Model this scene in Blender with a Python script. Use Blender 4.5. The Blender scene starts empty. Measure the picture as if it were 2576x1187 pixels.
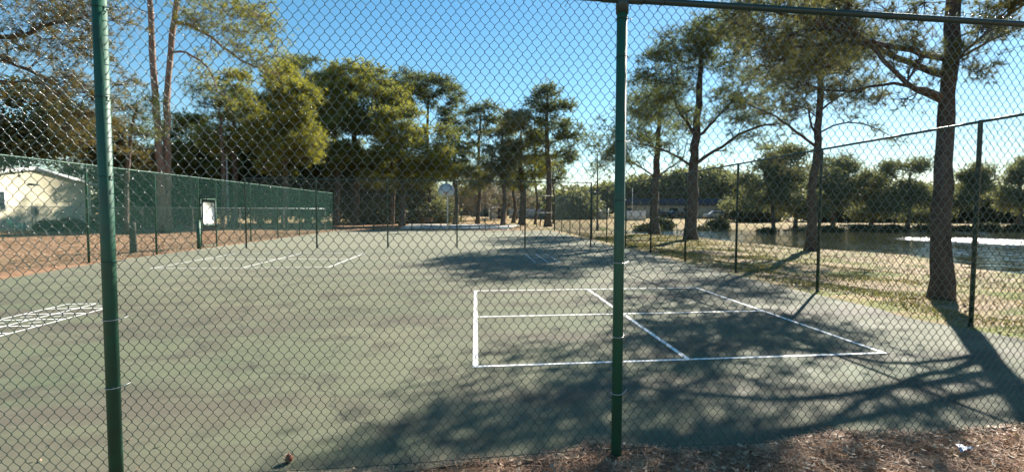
import bpy, math, random
import numpy as np
R0 = np.random.RandomState
rad = math.radians
sc = bpy.context.scene
COL = sc.collection
# ------------------------------------------------------------------ camera model (fitted to the photograph)
F, PITCH, ROLL, YAW, H, SX = 1259.2, .049, .006, .129, 1.67, 71.2
CW, CH = 2576., 1187.
cp, sp_ = math.cos(PITCH), math.sin(PITCH)
FW = np.array([math.sin(YAW)*cp, math.cos(YAW)*cp, -sp_])
_r = np.array([math.cos(YAW), -math.sin(YAW), 0.]); _u = np.cross(_r, FW)
RT = math.cos(ROLL)*_r + math.sin(ROLL)*_u
UP = -math.sin(ROLL)*_r + math.cos(ROLL)*_u
EYE = np.array([0, 0, H])
def ray(u, v): return FW + RT*((u-CW/2-SX)/F) + UP*((CH/2-v)/F)
def G(u, v, z=0.):
    d = ray(u, v); return EYE + d*((z-H)/d[2])
def W(u, v, dep): return EYE + ray(u, v)*dep
def PX(p):
    d = np.array(p)-EYE; z = d@FW; return (CW/2+SX+F*(d@RT)/z, CH/2-F*(d@UP)/z)
SUN_AZ, SUN_EL = rad(42.0), rad(33)
SUNV = np.array([math.sin(SUN_AZ)*math.cos(SUN_EL), math.cos(SUN_AZ)*math.cos(SUN_EL), math.sin(SUN_EL)])

# ------------------------------------------------------------------ materials
def mat(name, base=(.5, .5, .5), rough=.6, spec=.5, metal=0.):
    m = bpy.data.materials.new(name); m.use_nodes = True
    b = m.node_tree.nodes['Principled BSDF']
    b.inputs['Base Color'].default_value = (*base, 1); b.inputs['Roughness'].default_value = rough
    b.inputs['Specular IOR Level'].default_value = spec; b.inputs['Metallic'].default_value = metal
    return m
class N:
    def __init__(s, m): s.m = m; s.t = m.node_tree; s.b = s.t.nodes.get('Principled BSDF')
    def n(s, ty, **k):
        x = s.t.nodes.new(ty)
        for a, v in k.items(): setattr(x, a, v)
        return x
    def l(s, a, b): s.t.links.new(a, b)
    def pos(s): return s.n('ShaderNodeNewGeometry').outputs['Position']
    def noise(s, scale, detail=4, rough=.55, vec=None, dist=0., out='Fac'):
        x = s.n('ShaderNodeTexNoise'); x.inputs['Scale'].default_value = scale; x.inputs['Detail'].default_value = detail
        x.inputs['Roughness'].default_value = rough; x.inputs['Distortion'].default_value = dist
        s.l(vec if vec is not None else s.pos(), x.inputs['Vector']); return x.outputs[out]
    def map(s, vec, scale=(1, 1, 1), rot=(0, 0, 0)):
        x = s.n('ShaderNodeMapping'); x.inputs['Scale'].default_value = scale; x.inputs['Rotation'].default_value = rot
        s.l(vec, x.inputs['Vector']); return x.outputs[0]
    def ramp(s, fac, stops, interp='LINEAR'):
        x = s.n('ShaderNodeValToRGB'); e = x.color_ramp.elements; x.color_ramp.interpolation = interp
        while len(e) < len(stops): e.new(.5)
        for i, (p, c) in enumerate(stops):
            e[i].position = p; e[i].color = (*c, 1) if len(c) == 3 else c
        s.l(fac, x.inputs[0]); return x.outputs[0]
    def mix(s, fac, a, b, mode='MIX'):
        x = s.n('ShaderNodeMix', data_type='RGBA', blend_type=mode)
        for v, k in ((fac, 0), (a, 6), (b, 7)):
            if isinstance(v, (int, float)): x.inputs[k].default_value = v
            elif isinstance(v, tuple): x.inputs[k].default_value = (*v, 1)
            else: s.l(v, x.inputs[k])
        return x.outputs[2]
    def math(s, op, a, b=0.):
        x = s.n('ShaderNodeMath', operation=op)
        for v, k in ((a, 0), (b, 1)):
            if isinstance(v, (int, float)): x.inputs[k].default_value = v
            else: s.l(v, x.inputs[k])
        return x.outputs[0]
    def bump(s, h, strength, dist=.02):
        x = s.n('ShaderNodeBump'); x.inputs['Strength'].default_value = strength; x.inputs['Distance'].default_value = dist
        s.l(h, x.inputs['Height']); s.l(x.outputs[0], s.b.inputs['Normal'])
    def col(s, c): s.l(c, s.b.inputs['Base Color'])
def grey(v): return (v, v, v)

def m_court():
    m = mat('court_paint', rough=.8, spec=.12); k = N(m)
    a = k.noise(.28, 5, .6, dist=.4); b = k.noise(1.3, 6, .65); c = k.noise(.55, 4, .6, k.map(k.pos(), (.35, 1.6, 1), (0, 0, .25)))
    d = k.noise(38, 3, .7); e = k.noise(4.5, 5, .7, k.map(k.pos(), (.5, 1.5, 1)))
    base = k.ramp(a, [(.36, (.102, .120, .073)), (.50, (.135, .142, .090)), (.64, (.162, .158, .104))])
    base = k.mix(k.ramp(c, [(.47, grey(0)), (.62, grey(.95))]), base, (.108, .095, .072))
    base = k.mix(k.ramp(b, [(.50, grey(0)), (.62, grey(.7))]), base, (.080, .073, .056))
    base = k.mix(k.ramp(e, [(.3, grey(.35)), (.5, grey(0))]), base, (.180, .185, .130))
    base = k.mix(k.ramp(d, [(.35, grey(.35)), (.6, grey(0))]), base, (.066, .074, .060))
    v = k.n('ShaderNodeTexVoronoi', feature='DISTANCE_TO_EDGE'); v.inputs['Scale'].default_value = .22
    wv = k.n('ShaderNodeVectorMath', operation='ADD'); k.l(k.pos(), wv.inputs[0]); k.l(k.noise(.9, 5, out='Color'), wv.inputs[1]); k.l(wv.outputs[0], v.inputs['Vector'])
    base = k.mix(k.ramp(v.outputs['Distance'], [(0, grey(.8)), (.0035, grey(0))]), base, (.05, .05, .042))
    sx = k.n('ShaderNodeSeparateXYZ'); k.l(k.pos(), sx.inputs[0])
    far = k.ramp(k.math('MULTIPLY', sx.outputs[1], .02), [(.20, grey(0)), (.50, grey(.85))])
    base = k.mix(far, base, (.225, .225, .165))  # sheen on the far court put into the base colour as a paler tone
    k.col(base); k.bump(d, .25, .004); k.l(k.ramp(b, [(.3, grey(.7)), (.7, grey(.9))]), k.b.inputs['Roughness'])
    return m
def m_ground():
    m = mat('soil_and_straw', rough=.95, spec=.15); k = N(m)
    P = k.pos(); sx = k.n('ShaderNodeSeparateXYZ'); k.l(P, sx.inputs[0]); X, Y, Z = sx.outputs
    n1 = k.noise(.35, 5, .65); n2 = k.noise(2.2, 6, .7); n3 = k.noise(22, 4, .75); n4 = k.noise(.9, 4, .6, k.map(P, (.4, 1.5, 1)))
    straw = k.ramp(n2, [(.3, (.16, .085, .05)), (.5, (.27, .155, .09)), (.7, (.36, .24, .15))])
    straw = k.mix(k.ramp(n3, [(.3, grey(.6)), (.55, grey(0))]), straw, (.10, .055, .035))
    straw = k.mix(k.ramp(n3, [(.55, grey(0)), (.75, grey(.6))]), straw, (.46, .33, .22))
    grass = k.ramp(n3, [(.25, (.055, .075, .018)), (.5, (.14, .16, .04)), (.75, (.24, .22, .07))])
    sand = k.ramp(n2, [(.3, (.17, .125, .08)), (.5, (.26, .195, .125)), (.7, (.36, .28, .19))])
    sand = k.mix(k.ramp(n3, [(.35, grey(.5)), (.6, grey(0))]), sand, (.16, .12, .07))
    # left of court: straw with a few green patches; right: grass near the fence, sandy toward the pond
    right = k.ramp(k.math('ADD', k.math('MULTIPLY', X, .05), .1), [(.2, grey(0)), (.45, grey(1))])
    gm = k.ramp(k.math('ADD', n1, k.math('MULTIPLY', n4, .5)), [(.68, grey(1)), (.82, grey(0))])
    rr = k.mix(gm, sand, grass)
    dry = k.mix(k.ramp(n4, [(.42, grey(0)), (.62, grey(.85))]), rr, (.34, .25, .14))
    ll = k.mix(k.ramp(n1, [(.58, grey(0)), (.75, grey(.7))]), straw, (.20, .19, .07))
    c = k.mix(right, ll, dry)
    front = k.ramp(k.math('MULTIPLY', Y, .1), [(.36, grey(1)), (.42, grey(0))])
    c = k.mix(front, c, straw)
    far = k.ramp(k.math('MULTIPLY', Y, .01), [(.58, grey(0)), (.75, grey(.8))])
    c = k.mix(far, c, k.mix(k.ramp(n4, [(.45, grey(0)), (.6, grey(1))]), (.38, .235, .12), (.22, .22, .08)))
    k.col(c); k.bump(k.mix(.5, n2, n3), .9, .05)
    return m
def m_paint(name, base, rough=.4, dirt=.35, spec=.5, dcol=(.03, .04, .03)):
    m = mat(name, base, rough, spec); k = N(m)
    n = k.noise(9, 6, .7); c_ = k.mix(k.ramp(n, [(.42, grey(0)), (.72, grey(dirt))]), base, dcol)
    if 'pole' in name: c_ = k.mix(k.ramp(k.noise(16, 4, .75, k.map(k.pos(), (1.6, 1.6, .8))), [(.705, grey(0)), (.725, grey(.85))]), c_, (.26, .33, .33))
    k.col(c_); k.bump(k.noise(60, 3), .15, .002)
    return m
def m_line():
    m = mat('white_line_paint', (.78, .78, .75), .55); k = N(m); n = k.noise(14, 6, .75)
    k.col(k.mix(k.ramp(n, [(.50, grey(0)), (.70, grey(.5))]), (.82, .82, .79), (.33, .34, .29))); return m
def m_bark(name, a, b, c, sc_=1.):
    m = mat(name, rough=.95, spec=.1); k = N(m)
    P = k.map(k.pos(), (sc_, sc_, .32*sc_))
    v = k.n('ShaderNodeTexVoronoi', feature='DISTANCE_TO_EDGE'); v.inputs['Scale'].default_value = 16; k.l(P, v.inputs['Vector'])
    n = k.noise(6, 6, .7, P); n2 = k.noise(30, 3, .6)
    base = k.ramp(n, [(.3, a), (.5, b), (.72, c)])
    base = k.mix(k.ramp(v.outputs['Distance'], [(0, grey(.8)), (.06, grey(0))]), base, tuple(x*.35 for x in a))
    k.col(k.mix(k.ramp(n2, [(.4, grey(.3)), (.6, grey(0))]), base, tuple(x*.6 for x in a)))
    k.bump(v.outputs['Distance'], .9, .04); return m
def m_leaf(name, cols, scale=.5, trans=.35, rough=.6):
    m = bpy.data.materials.new(name); m.use_nodes = True; k = N(m); t = k.t; t.nodes.remove(k.b)
    n = k.noise(scale, 4, .6); n2 = k.noise(scale*9, 3, .6)
    c = k.ramp(n, [(.33, cols[0]), (.5, cols[1]), (.68, cols[2])])
    c = k.mix(k.ramp(n2, [(.4, grey(0)), (.65, grey(.45))]), c, cols[3] if len(cols) > 3 else cols[2])
    d = k.n('ShaderNodeBsdfPrincipled'); d.inputs['Roughness'].default_value = rough; d.inputs['Specular IOR Level'].default_value = .35
    k.l(c, d.inputs['Base Color'])
    tr = k.n('ShaderNodeBsdfTranslucent'); k.l(k.mix(1., c, (1.2, 1.15, .7), 'MULTIPLY'), tr.inputs['Color'])
    mx = k.n('ShaderNodeMixShader'); mx.inputs[0].default_value = trans
    k.l(d.outputs[0], mx.inputs[1]); k.l(tr.outputs[0], mx.inputs[2]); k.l(mx.outputs[0], t.nodes['Material Output'].inputs[0]); return m
def m_brick(name, a, b, mortar, sx=4.2, sz=8.):
    m = mat(name, rough=.9, spec=.2); k = N(m); s = k.n('ShaderNodeSeparateXYZ'); k.l(k.pos(), s.inputs[0])
    cb = k.n('ShaderNodeCombineXYZ'); k.l(k.math('ADD', s.outputs[0], s.outputs[1]), cb.inputs[0]); k.l(s.outputs[2], cb.inputs[1])
    t = k.n('ShaderNodeTexBrick'); k.l(cb.outputs[0], t.inputs['Vector']); t.inputs['Scale'].default_value = 1
    t.inputs['Brick Width'].default_value = 1/sx*1.6; t.inputs['Row Height'].default_value = 1/sz; t.inputs['Mortar Size'].default_value = .012
    for i, c in (('Color1', a), ('Color2', b), ('Mortar', mortar)): t.inputs[i].default_value = (*c, 1)
    k.col(t.outputs[0]); return m
def m_water():
    m = mat('pond_water_surface', (.030, .036, .022), .035, .5); k = N(m); m.node_tree.nodes['Principled BSDF'].inputs['IOR'].default_value = 1.33
    P = k.pos(); mp = k.map(P, (.5, 1, 1), (0, 0, -.6)); a = k.noise(1.4, 2, .5, mp); b = k.noise(6, 3, .6, mp)
    q = G(2525, 607, -.6); vd = k.n('ShaderNodeVectorMath', operation='DISTANCE'); k.l(P, vd.inputs[0]); vd.inputs[1].default_value = tuple(q)
    vdn = k.math('ADD', vd.outputs['Value'], k.math('MULTIPLY', k.math('SUBTRACT', k.noise(.35, 4, .65), .5), 9.))
    ruff = k.ramp(k.math('MULTIPLY', vdn, .04), [(.11, grey(1)), (.34, grey(.04))])
    k.l(k.ramp(k.math('MULTIPLY', vdn, .04), [(.11, grey(.36)), (.30, grey(.04))]), k.b.inputs['Roughness'])
    wind = k.ramp(k.noise(.06, 2, .5), [(.4, grey(.25)), (.6, grey(1))])
    h = k.math('ADD', k.math('MULTIPLY', k.math('MULTIPLY', a, .16), wind), k.math('MULTIPLY', b, k.math('MULTIPLY', ruff, .16)))
    bp_ = k.n('ShaderNodeBump'); bp_.inputs['Strength'].default_value = 1.; bp_.inputs['Distance'].default_value = 1.; k.l(h, bp_.inputs['Height']); k.l(bp_.outputs[0], k.b.inputs['Normal']); return m

M = dict(
 court=m_court(), ground=m_ground(), line=m_line(),
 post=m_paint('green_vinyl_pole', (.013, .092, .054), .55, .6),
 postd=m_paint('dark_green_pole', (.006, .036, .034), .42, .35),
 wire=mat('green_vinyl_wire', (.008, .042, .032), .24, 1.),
 wire_sunlit=mat('sunlit_green_wire', (.022, .125, .092), .35, .6),  # sunlit look of the left fence put into a paler wire colour
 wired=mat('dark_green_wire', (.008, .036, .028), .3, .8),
 steel=mat('galvanised_wire', (.42, .43, .43), .38, .6, .6),
 water=m_water(),
 white=m_paint('white_paint', (.78, .78, .76), .5, .15, dcol=(.45, .45, .42)),
 concrete=m_paint('bare_concrete', (.55, .53, .48), .9, .4, .2, (.34, .32, .28)),
 bark=m_bark('pine_bark', (.045, .037, .034), (.092, .074, .064), (.155, .125, .108)),
 barkred=m_bark('reddish_pine_bark', (.13, .085, .068), (.25, .18, .145), (.40, .32, .27), .7),
 barkfar=m_bark('grey_brown_bark', (.07, .052, .042), (.13, .10, .08), (.2, .16, .13), .6),
 n_green=m_leaf('pine_needles_green', [(.052, .084, .038), (.100, .138, .060), (.165, .200, .085), (.22, .22, .10)], .45, .5),
 n_mid=m_leaf('pine_needles_olive', [(.085, .115, .036), (.185, .215, .058), (.31, .32, .085), (.38, .34, .10)], .35, .52),
 n_bank=m_leaf('pine_needles_grey_green', [(.050, .068, .034), (.098, .120, .056), (.165, .175, .080), (.25, .205, .11)], .6, .42),
 n_gold=m_leaf('pine_needles_golden', [(.10, .128, .032), (.21, .23, .050), (.38, .38, .080), (.40, .34, .08)], .55, .45),
 n_brown=m_leaf('pine_needles_brownish', [(.060, .064, .022), (.14, .125, .038), (.24, .20, .06), (.27, .18, .07)], .8, .35),
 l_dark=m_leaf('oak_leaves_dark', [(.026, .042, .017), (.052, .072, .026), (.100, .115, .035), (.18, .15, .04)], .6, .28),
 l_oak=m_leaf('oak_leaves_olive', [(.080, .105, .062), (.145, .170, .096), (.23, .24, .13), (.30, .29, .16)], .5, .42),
 l_bank=m_leaf('bank_shrub_leaves', [(.016, .028, .014), (.035, .050, .020), (.075, .085, .03), (.12, .11, .04)], .5, .3),
 twig=m_leaf('bare_twigs', [(.19, .16, .12), (.30, .26, .20), (.40, .35, .28)], .5, .1),  # paled so the twigs carry the glint of sunlit fence mesh
 brick=m_brick('pale_yellow_brick', (.60, .53, .35), (.68, .61, .43), (.50, .46, .36)),
 tan=m_paint('tan_stucco', (.52, .43, .31), .9, .3, .2, (.28, .23, .17)),
 blueroof=m_paint('dark_blue_roof', (.020, .034, .075), .6, .3),
 greyroof=m_paint('weathered_grey_roof', (.20, .19, .18), .9, .5, .2, (.1, .1, .1)),
 glass=mat('window_glass', (.02, .028, .035), .08, .9),
 dark=mat('dark_opening', (.012, .012, .014), .8, .2),
 rust=mat('rusty_red_metal', (.23, .06, .03), .6, .4),
 teal=mat('teal_plastic', (.12, .50, .44), .5, .4),
 redwood=m_paint('red_brown_boards', (.15, .055, .035), .8, .4),
 grey=m_paint('grey_painted_metal', (.32, .35, .37), .5, .3, dcol=(.2, .2, .2)),
 board=mat('grey_blue_backboard', (.36, .42, .47), .4, .5),
 orange=mat('orange_rim', (.5, .10, .03), .5, .5),
 carpaint=mat('black_car_paint', (.012, .014, .018), .2, .8), carpaint2=mat('silver_car_paint', (.35, .36, .37), .25, .8),
 rubber=mat('tyre_rubber', (.012, .012, .012), .8, .2), hub=mat('wheel_rim_metal', (.4, .4, .4), .35, .6, .6),
 needle=m_leaf('fallen_pine_needles', [(.20, .085, .048), (.34, .18, .10), (.52, .36, .23), (.64, .50, .36)], 7, .15, .7),
 litter=m_leaf('bank_litter', [(.11, .07, .04), (.20, .135, .08), (.32, .23, .145), (.40, .32, .22)], 5, .1, .7),
 leaf=m_leaf('fallen_dry_leaves', [(.14, .075, .04), (.30, .19, .11), (.50, .38, .26), (.6, .5, .38)], 9, .15, .6),
 grass=m_leaf('grass_blades', [(.05, .070, .014), (.12, .135, .030), (.23, .21, .06), (.27, .20, .09)], .8, .3),
 paper=mat('white_paper', (.45, .48, .54), .6), bluepaper=mat('blue_print', (.05, .10, .30), .5),
 cone=mat('brown_cone_scales', (.17, .055, .03), .6), stump=m_paint('dark_wood', (.05, .045, .04), .9, .5),
 limestone=m_paint('pale_shore_stones', (.42, .40, .36), .9, .5, .2, (.2, .18, .15)),
)

# ------------------------------------------------------------------ mesh collecting
class MB:
    def __init__(s): s.v = []; s.q = []; s.t = []; s.n = 0; s.qm = []; s.tm = []
    def add(s, v, q=None, t=None, mi=0):
        v = np.asarray(v, np.float32).reshape(-1, 3)
        if q is not None and len(q): q = np.asarray(q, np.int64).reshape(-1, 4)+s.n; s.q.append(q); s.qm.append(np.full(len(q), mi))
        if t is not None and len(t): t = np.asarray(t, np.int64).reshape(-1, 3)+s.n; s.t.append(t); s.tm.append(np.full(len(t), mi))
        s.v.append(v); s.n += len(v)
    def box(s, a, b, rz=0., c=None, mi=0):
        a = np.array(a, float); b = np.array(b, float)
        v = np.array([[x, y, z] for z in (a[2], b[2]) for y in (a[1], b[1]) for x in (a[0], b[0])])
        if rz:
            cc = np.array(c if c is not None else (0, 0, 0.)); w = v-cc
            v = cc+np.stack([w[:, 0]*math.cos(rz)-w[:, 1]*math.sin(rz), w[:, 0]*math.sin(rz)+w[:, 1]*math.cos(rz), w[:, 2]], 1)
        s.add(v, [[0, 2, 3, 1], [4, 5, 7, 6], [0, 1, 5, 4], [2, 6, 7, 3], [0, 4, 6, 2], [1, 3, 7, 5]], mi=mi)
    def obb(s, o, ax, ay, az, mi=0):   # origin corner and three edge vectors
        o, ax, ay, az = (np.array(x, float) for x in (o, ax, ay, az))
        v = [o+ax*i+ay*j+az*k for k in (0, 1) for j in (0, 1) for i in (0, 1)]
        s.add(v, [[0, 2, 3, 1], [4, 5, 7, 6], [0, 1, 5, 4], [2, 6, 7, 3], [0, 4, 6, 2], [1, 3, 7, 5]], mi=mi)
    def tube(s, P, r, sides=8, cap=True, jag=None, mi=0):
        P = np.asarray(P, float); n = len(P); r = np.broadcast_to(np.asarray(r, float), (n,))
        T = np.gradient(P, axis=0); T /= np.linalg.norm(T, axis=1)[:, None]+1e-9
        ref = np.array([0, 0, 1.]) if abs(T[0, 2]) < .9 else np.array([1., 0, 0])
        A = np.cross(T, ref); A /= np.linalg.norm(A, axis=1)[:, None]+1e-9; B = np.cross(T, A)
        th = np.arange(sides)*2*math.pi/sides
        rr = np.repeat(r[:, None], sides, 1)
        if jag is not None: rr = rr*jag
        v = P[:, None]+rr[..., None]*(np.cos(th)[None, :, None]*A[:, None]+np.sin(th)[None, :, None]*B[:, None])
        i = np.arange(n-1)[:, None]*sides; j = np.arange(sides)[None]; k = (j+1) % sides
        q = np.stack([i+j, i+k, i+sides+k, i+sides+j], -1).reshape(-1, 4)
        vv = v.reshape(-1, 3); t = None
        if cap:
            m = len(vv); vv = np.vstack([vv, P[0], P[-1]]); j = np.arange(sides); k = (j+1) % sides
            t = np.vstack([np.stack([np.full(sides, m), k, j], 1), np.stack([np.full(sides, m+1), (n-1)*sides+j, (n-1)*sides+k], 1)])
        s.add(vv, q, t, mi)
    def prisms(s, A, B, ra, rb, mi=0):   # many thin three-sided twigs at once
        A = np.asarray(A, float); B = np.asarray(B, float); n = len(A)
        if not n: return
        T = B-A; T /= np.linalg.norm(T, axis=1)[:, None]+1e-9
        ref = np.where(np.abs(T[:, 2:3]) < .9, [[0, 0, 1.]], [[1., 0, 0]]); U = np.cross(T, ref); U /= np.linalg.norm(U, axis=1)[:, None]+1e-9; V = np.cross(T, U)
        th = np.arange(3)*2*math.pi/3; o = np.cos(th)[None, :, None]*U[:, None]+np.sin(th)[None, :, None]*V[:, None]
        ra = np.broadcast_to(np.asarray(ra, float), (n,))[:, None, None]; rb = np.broadcast_to(np.asarray(rb, float), (n,))[:, None, None]
        v = np.concatenate([A[:, None]+o*ra, B[:, None]+o*rb], 1).reshape(-1, 3)
        b = np.arange(n)[:, None]*6; q = np.concatenate([b+np.array([[0, 1, 4, 3]]), b+np.array([[1, 2, 5, 4]]), b+np.array([[2, 0, 3, 5]])])
        s.add(v, q, mi=mi)
    def mesh(s, name, mats, smooth=False):
        me = bpy.data.meshes.new(name)
        v = np.concatenate(s.v) if s.v else np.zeros((0, 3), np.float32)
        q = np.concatenate(s.q) if s.q else np.zeros((0, 4), np.int64); t = np.concatenate(s.t) if s.t else np.zeros((0, 3), np.int64)
        me.vertices.add(len(v)); me.vertices.foreach_set('co', v.astype(np.float32).ravel())
        me.loops.add(4*len(q)+3*len(t)); me.loops.foreach_set('vertex_index', np.concatenate([q.ravel(), t.ravel()]).astype(np.int32))
        me.polygons.add(len(q)+len(t))
        me.polygons.foreach_set('loop_start', np.concatenate([np.arange(len(q))*4, 4*len(q)+np.arange(len(t))*3]).astype(np.int32))
        me.polygons.foreach_set('loop_total', np.concatenate([np.full(len(q), 4), np.full(len(t), 3)]).astype(np.int32))
        mats = mats if isinstance(mats, (list, tuple)) else [mats]
        for m in mats: me.materials.append(m)
        if len(mats) > 1: me.polygons.foreach_set('material_index', np.concatenate(s.qm+s.tm).astype(np.int32))
        me.update(calc_edges=True); me.validate()
        if smooth: me.polygons.foreach_set('use_smooth', np.ones(len(me.polygons), bool))
        return me
    def build(s, name, m, parent=None, smooth=False, loc=None):
        o = bpy.data.objects.new(name, s.mesh(name, m, smooth)); COL.objects.link(o)
        if parent is not None: o.parent = parent
        if loc is not None: o.location = loc
        return o
def tag(o, label=None, cat=None, group=None, kind=None):
    for k, v in (('label', label), ('category', cat), ('group', group), ('kind', kind)):
        if v: o[k] = v
    return o
def thing(name, label, cat, loc=(0, 0, 0), rz=0., group=None):
    o = bpy.data.objects.new(name, None); COL.objects.link(o); o.location = loc; o.rotation_euler = (0, 0, rz); o.empty_display_size = .2
    return tag(o, label, cat, group)
def copy_part(o, parent, loc=None):
    c = o.copy(); COL.objects.link(c); c.parent = parent
    if loc is not None: c.location = loc
    return c
def copy_tree(o, parent=None):
    c = o.copy(); COL.objects.link(c); c.parent = parent
    for ch in list(o.children): copy_tree(ch, c)
    return c
# foliage primitives ------------------------------------------------
def needles(mb, P, D, n, L, w, rng, bias=.6, droop=0.):
    P = np.repeat(P, n, 0); D = np.repeat(D, n, 0); k = len(P)
    d = D*bias+rng.randn(k, 3)*.6; d[:, 2] -= droop; d /= np.linalg.norm(d, axis=1)[:, None]
    s = np.cross(d, rng.randn(k, 3)); s /= np.linalg.norm(s, axis=1)[:, None]+1e-9
    ln = L*(.6+.7*rng.rand(k))[:, None]; ww = w*(.7+.6*rng.rand(k))[:, None]
    v = np.stack([P-s*ww*.5, P+s*ww*.5, P+d*ln+s*ww*.12], 1).reshape(-1, 3)
    mb.add(v, t=np.arange(3*k).reshape(-1, 3))
def leaves(mb, P, n, size, spread, rng):
    P = np.repeat(P, n, 0); k = len(P); P = P+rng.randn(k, 3)*spread*np.array([1, 1, .75])
    a = rng.randn(k, 3); a /= np.linalg.norm(a, axis=1)[:, None]; b = np.cross(a, rng.randn(k, 3)); b /= np.linalg.norm(b, axis=1)[:, None]+1e-9
    s = (size*(.5+rng.rand(k)))[:, None]
    v = np.stack([P-a*s, P-b*s*.45, P+a*s, P+b*s*.45], 1).reshape(-1, 3); mb.add(v, q=np.arange(4*k).reshape(-1, 4))
def curve(pts, n):   # smooth path through points (Catmull-Rom)
    p = np.asarray(pts, float)
    if len(p) < 3: return p[0]+(p[-1]-p[0])*np.linspace(0, 1, n)[:, None]
    q = np.vstack([2*p[0]-p[1], p, 2*p[-1]-p[-2]]); m = len(p)-1; out = []
    for t in np.linspace(0, m-1e-6, n):
        i = int(t); f = t-i; a, b, c, d = q[i:i+4]
        out.append(.5*((2*b)+(c-a)*f+(2*a-5*b+4*c-d)*f*f+(3*b-a-3*c+d)*f**3))
    return np.array(out)
def blob_px(u, v, ru, rv, dep, rd=None):
    c = W(u, v, dep); return (c, (ru/F*dep, rd if rd is not None else ru/F*dep*.9, rv/F*dep))
def tree(name, label, cat, trunks, blobs, leafm, barkm, seed, group=None, ncl=40, nt=22, style='needle', bl=12, L=.3, w=.05,
         csize=.9, flat=.55, limb_k=.5, sides=8, ltw=1., limbs=(), rootflare=1.5, minz=0., shell=.45, bias=.6, droop=0., limb_r=1., tw_r=.008):
    """trunks: list of (points, r0, r1). blobs: (centre, radii[, n clusters]). Everything in world space, parented to an empty at the foot."""
    rng = R0(seed); base = np.array(trunks[0][0][0], float)
    T = thing(name, label, cat, tuple(base), group=group)
    tb = MB(); fb = MB(); paths = []
    for pts, r0, r1 in trunks:
        n = 22; C = curve(pts, n)-base
        C[1:-1, :2] += rng.randn(n-2, 2)*r0*.10
        t = np.linspace(0, 1, n); r = r0*(1-t)**.6*(1-r1/r0)+r1
        r = r*(1+(rootflare-1)*np.exp(-np.arange(n)*1.6)*1.0); C[0, 2] -= .15
        jag = 1+.07*rng.randn(n, sides+2); jag = jag[:, :sides]
        tb.tube(C, r, sides, jag=jag); paths.append((C, r))
    TP = []; TD = []; TA = []; LPS = []
    def cluster(ce, k, sz, path):
        for _ in range(k):
            tt = int(len(path)*(1-.55*rng.rand()**1.3))-1; a = path[max(0, tt)]
            o = rng.randn(3)*np.array([sz, sz, sz*flat])*.62; p = path[-1]*.72+a*.28+o
            TP.append(p); d = p-a; d = d/(np.linalg.norm(d)+1e-6); d[2] += .25; TD.append(d); TA.append(a+(p-a)*.0)
    for C, r in [(curve(np.array([np.array(x) for x in l[0]])-base, 12), l[1]) for l in limbs]:
        rr = np.linspace(r, r*.35, 12); C2 = C.copy(); C2[1:, :] += rng.randn(11, 3)*r*.25
        tb.tube(C2, rr, 7); LPS.append((C2[3:], rr[3:]))
        for k in range(3, 12, 1):
            if rng.rand() < .75:
                d = C2[min(11, k+1)]-C2[k-1]; d /= np.linalg.norm(d)+1e-6; e = C2[k]+(d*.6+rng.randn(3)*.55+np.array([0, 0, .25]))*(csize*1.1)
                pth = curve([C2[k], (C2[k]+e)/2+rng.randn(3)*.08, e], 5); tb.tube(pth, np.linspace(rr[k]*.5, .008, 5), 4, cap=False); cluster(e, int(nt*.8), csize*.7, pth)
    tot = sum(b[2] if len(b) > 2 else np.prod(b[1])**.67 for b in blobs)
    CL = []
    for b in blobs:
        ce = np.array(b[0])-base; rr = np.array(b[1]); m = b[2] if len(b) > 2 else max(2, int(round(ncl*np.prod(b[1])**.67/tot)))
        for _ in range(m):
            d = rng.randn(3); d /= np.linalg.norm(d); c = ce+d*rr*(shell+(1-shell)*rng.rand()**.6)
            if c[2] < minz-base[2]: c[2] = minz-base[2]+rng.rand()
            CL.append((min(np.linalg.norm(Cp[:, :2]-c[:2], axis=1).min() for Cp, _ in paths), c))
    for _, c in sorted(CL, key=lambda q: q[0]):
        best = None
        for Cp, Rp in paths:
            hd = np.linalg.norm(Cp[:, :2]-c[:2], axis=1); zt = np.maximum(c[2]-limb_k*hd-.3, 0.08*Cp[-1, 2]); i = int(np.argmin(np.abs(Cp[:, 2]-zt)+.15*hd))
            dist = np.linalg.norm(Cp[i]-c)
            if best is None or dist < best[0]: best = (dist, Cp[i], Rp[i], dist)
        for Cp, Rp in LPS:
            dd = np.linalg.norm(Cp-c, axis=1)*1.12+.8*np.maximum(0, Cp[:, 2]-c[2]); i = int(np.argmin(dd))
            if dd[i] < best[3]: best = (np.linalg.norm(Cp[i]-c), Cp[i], Rp[i]*1.15, dd[i])
        dist, a, ra, _x = best
        mid = a+(c-a)*.5+rng.randn(3)*dist*.08+np.array([0, 0, -.08*dist]); q3 = a+(c-a)*.8+rng.randn(3)*dist*.05
        pth = curve([a, mid, q3, c], 8); r_0 = min(ra*.6, .012+.013*dist)*limb_r; rs = np.linspace(r_0, .011*ltw, 8)
        tb.tube(pth, rs, 5, cap=False); LPS.append((pth[2:], rs[2:]))
        cluster(c, nt, csize, pth[3:])
    if TP:
        TP = np.array(TP); TD = np.array(TD); TA = np.array(TA); sel = rng.rand(len(TP)) < .6
        tb.prisms(TA[sel], TP[sel], tw_r*1.6*ltw, tw_r*.6*ltw)
        if style == 'needle': needles(fb, TP, TD, bl, L, w, rng, bias, droop)
        else: leaves(fb, TP, bl, L, w, rng)
    tb.build('trunk', barkm, T, smooth=True)
    if TP is not None and len(TP): fb.build('crown', leafm, T)
    return T
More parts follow.
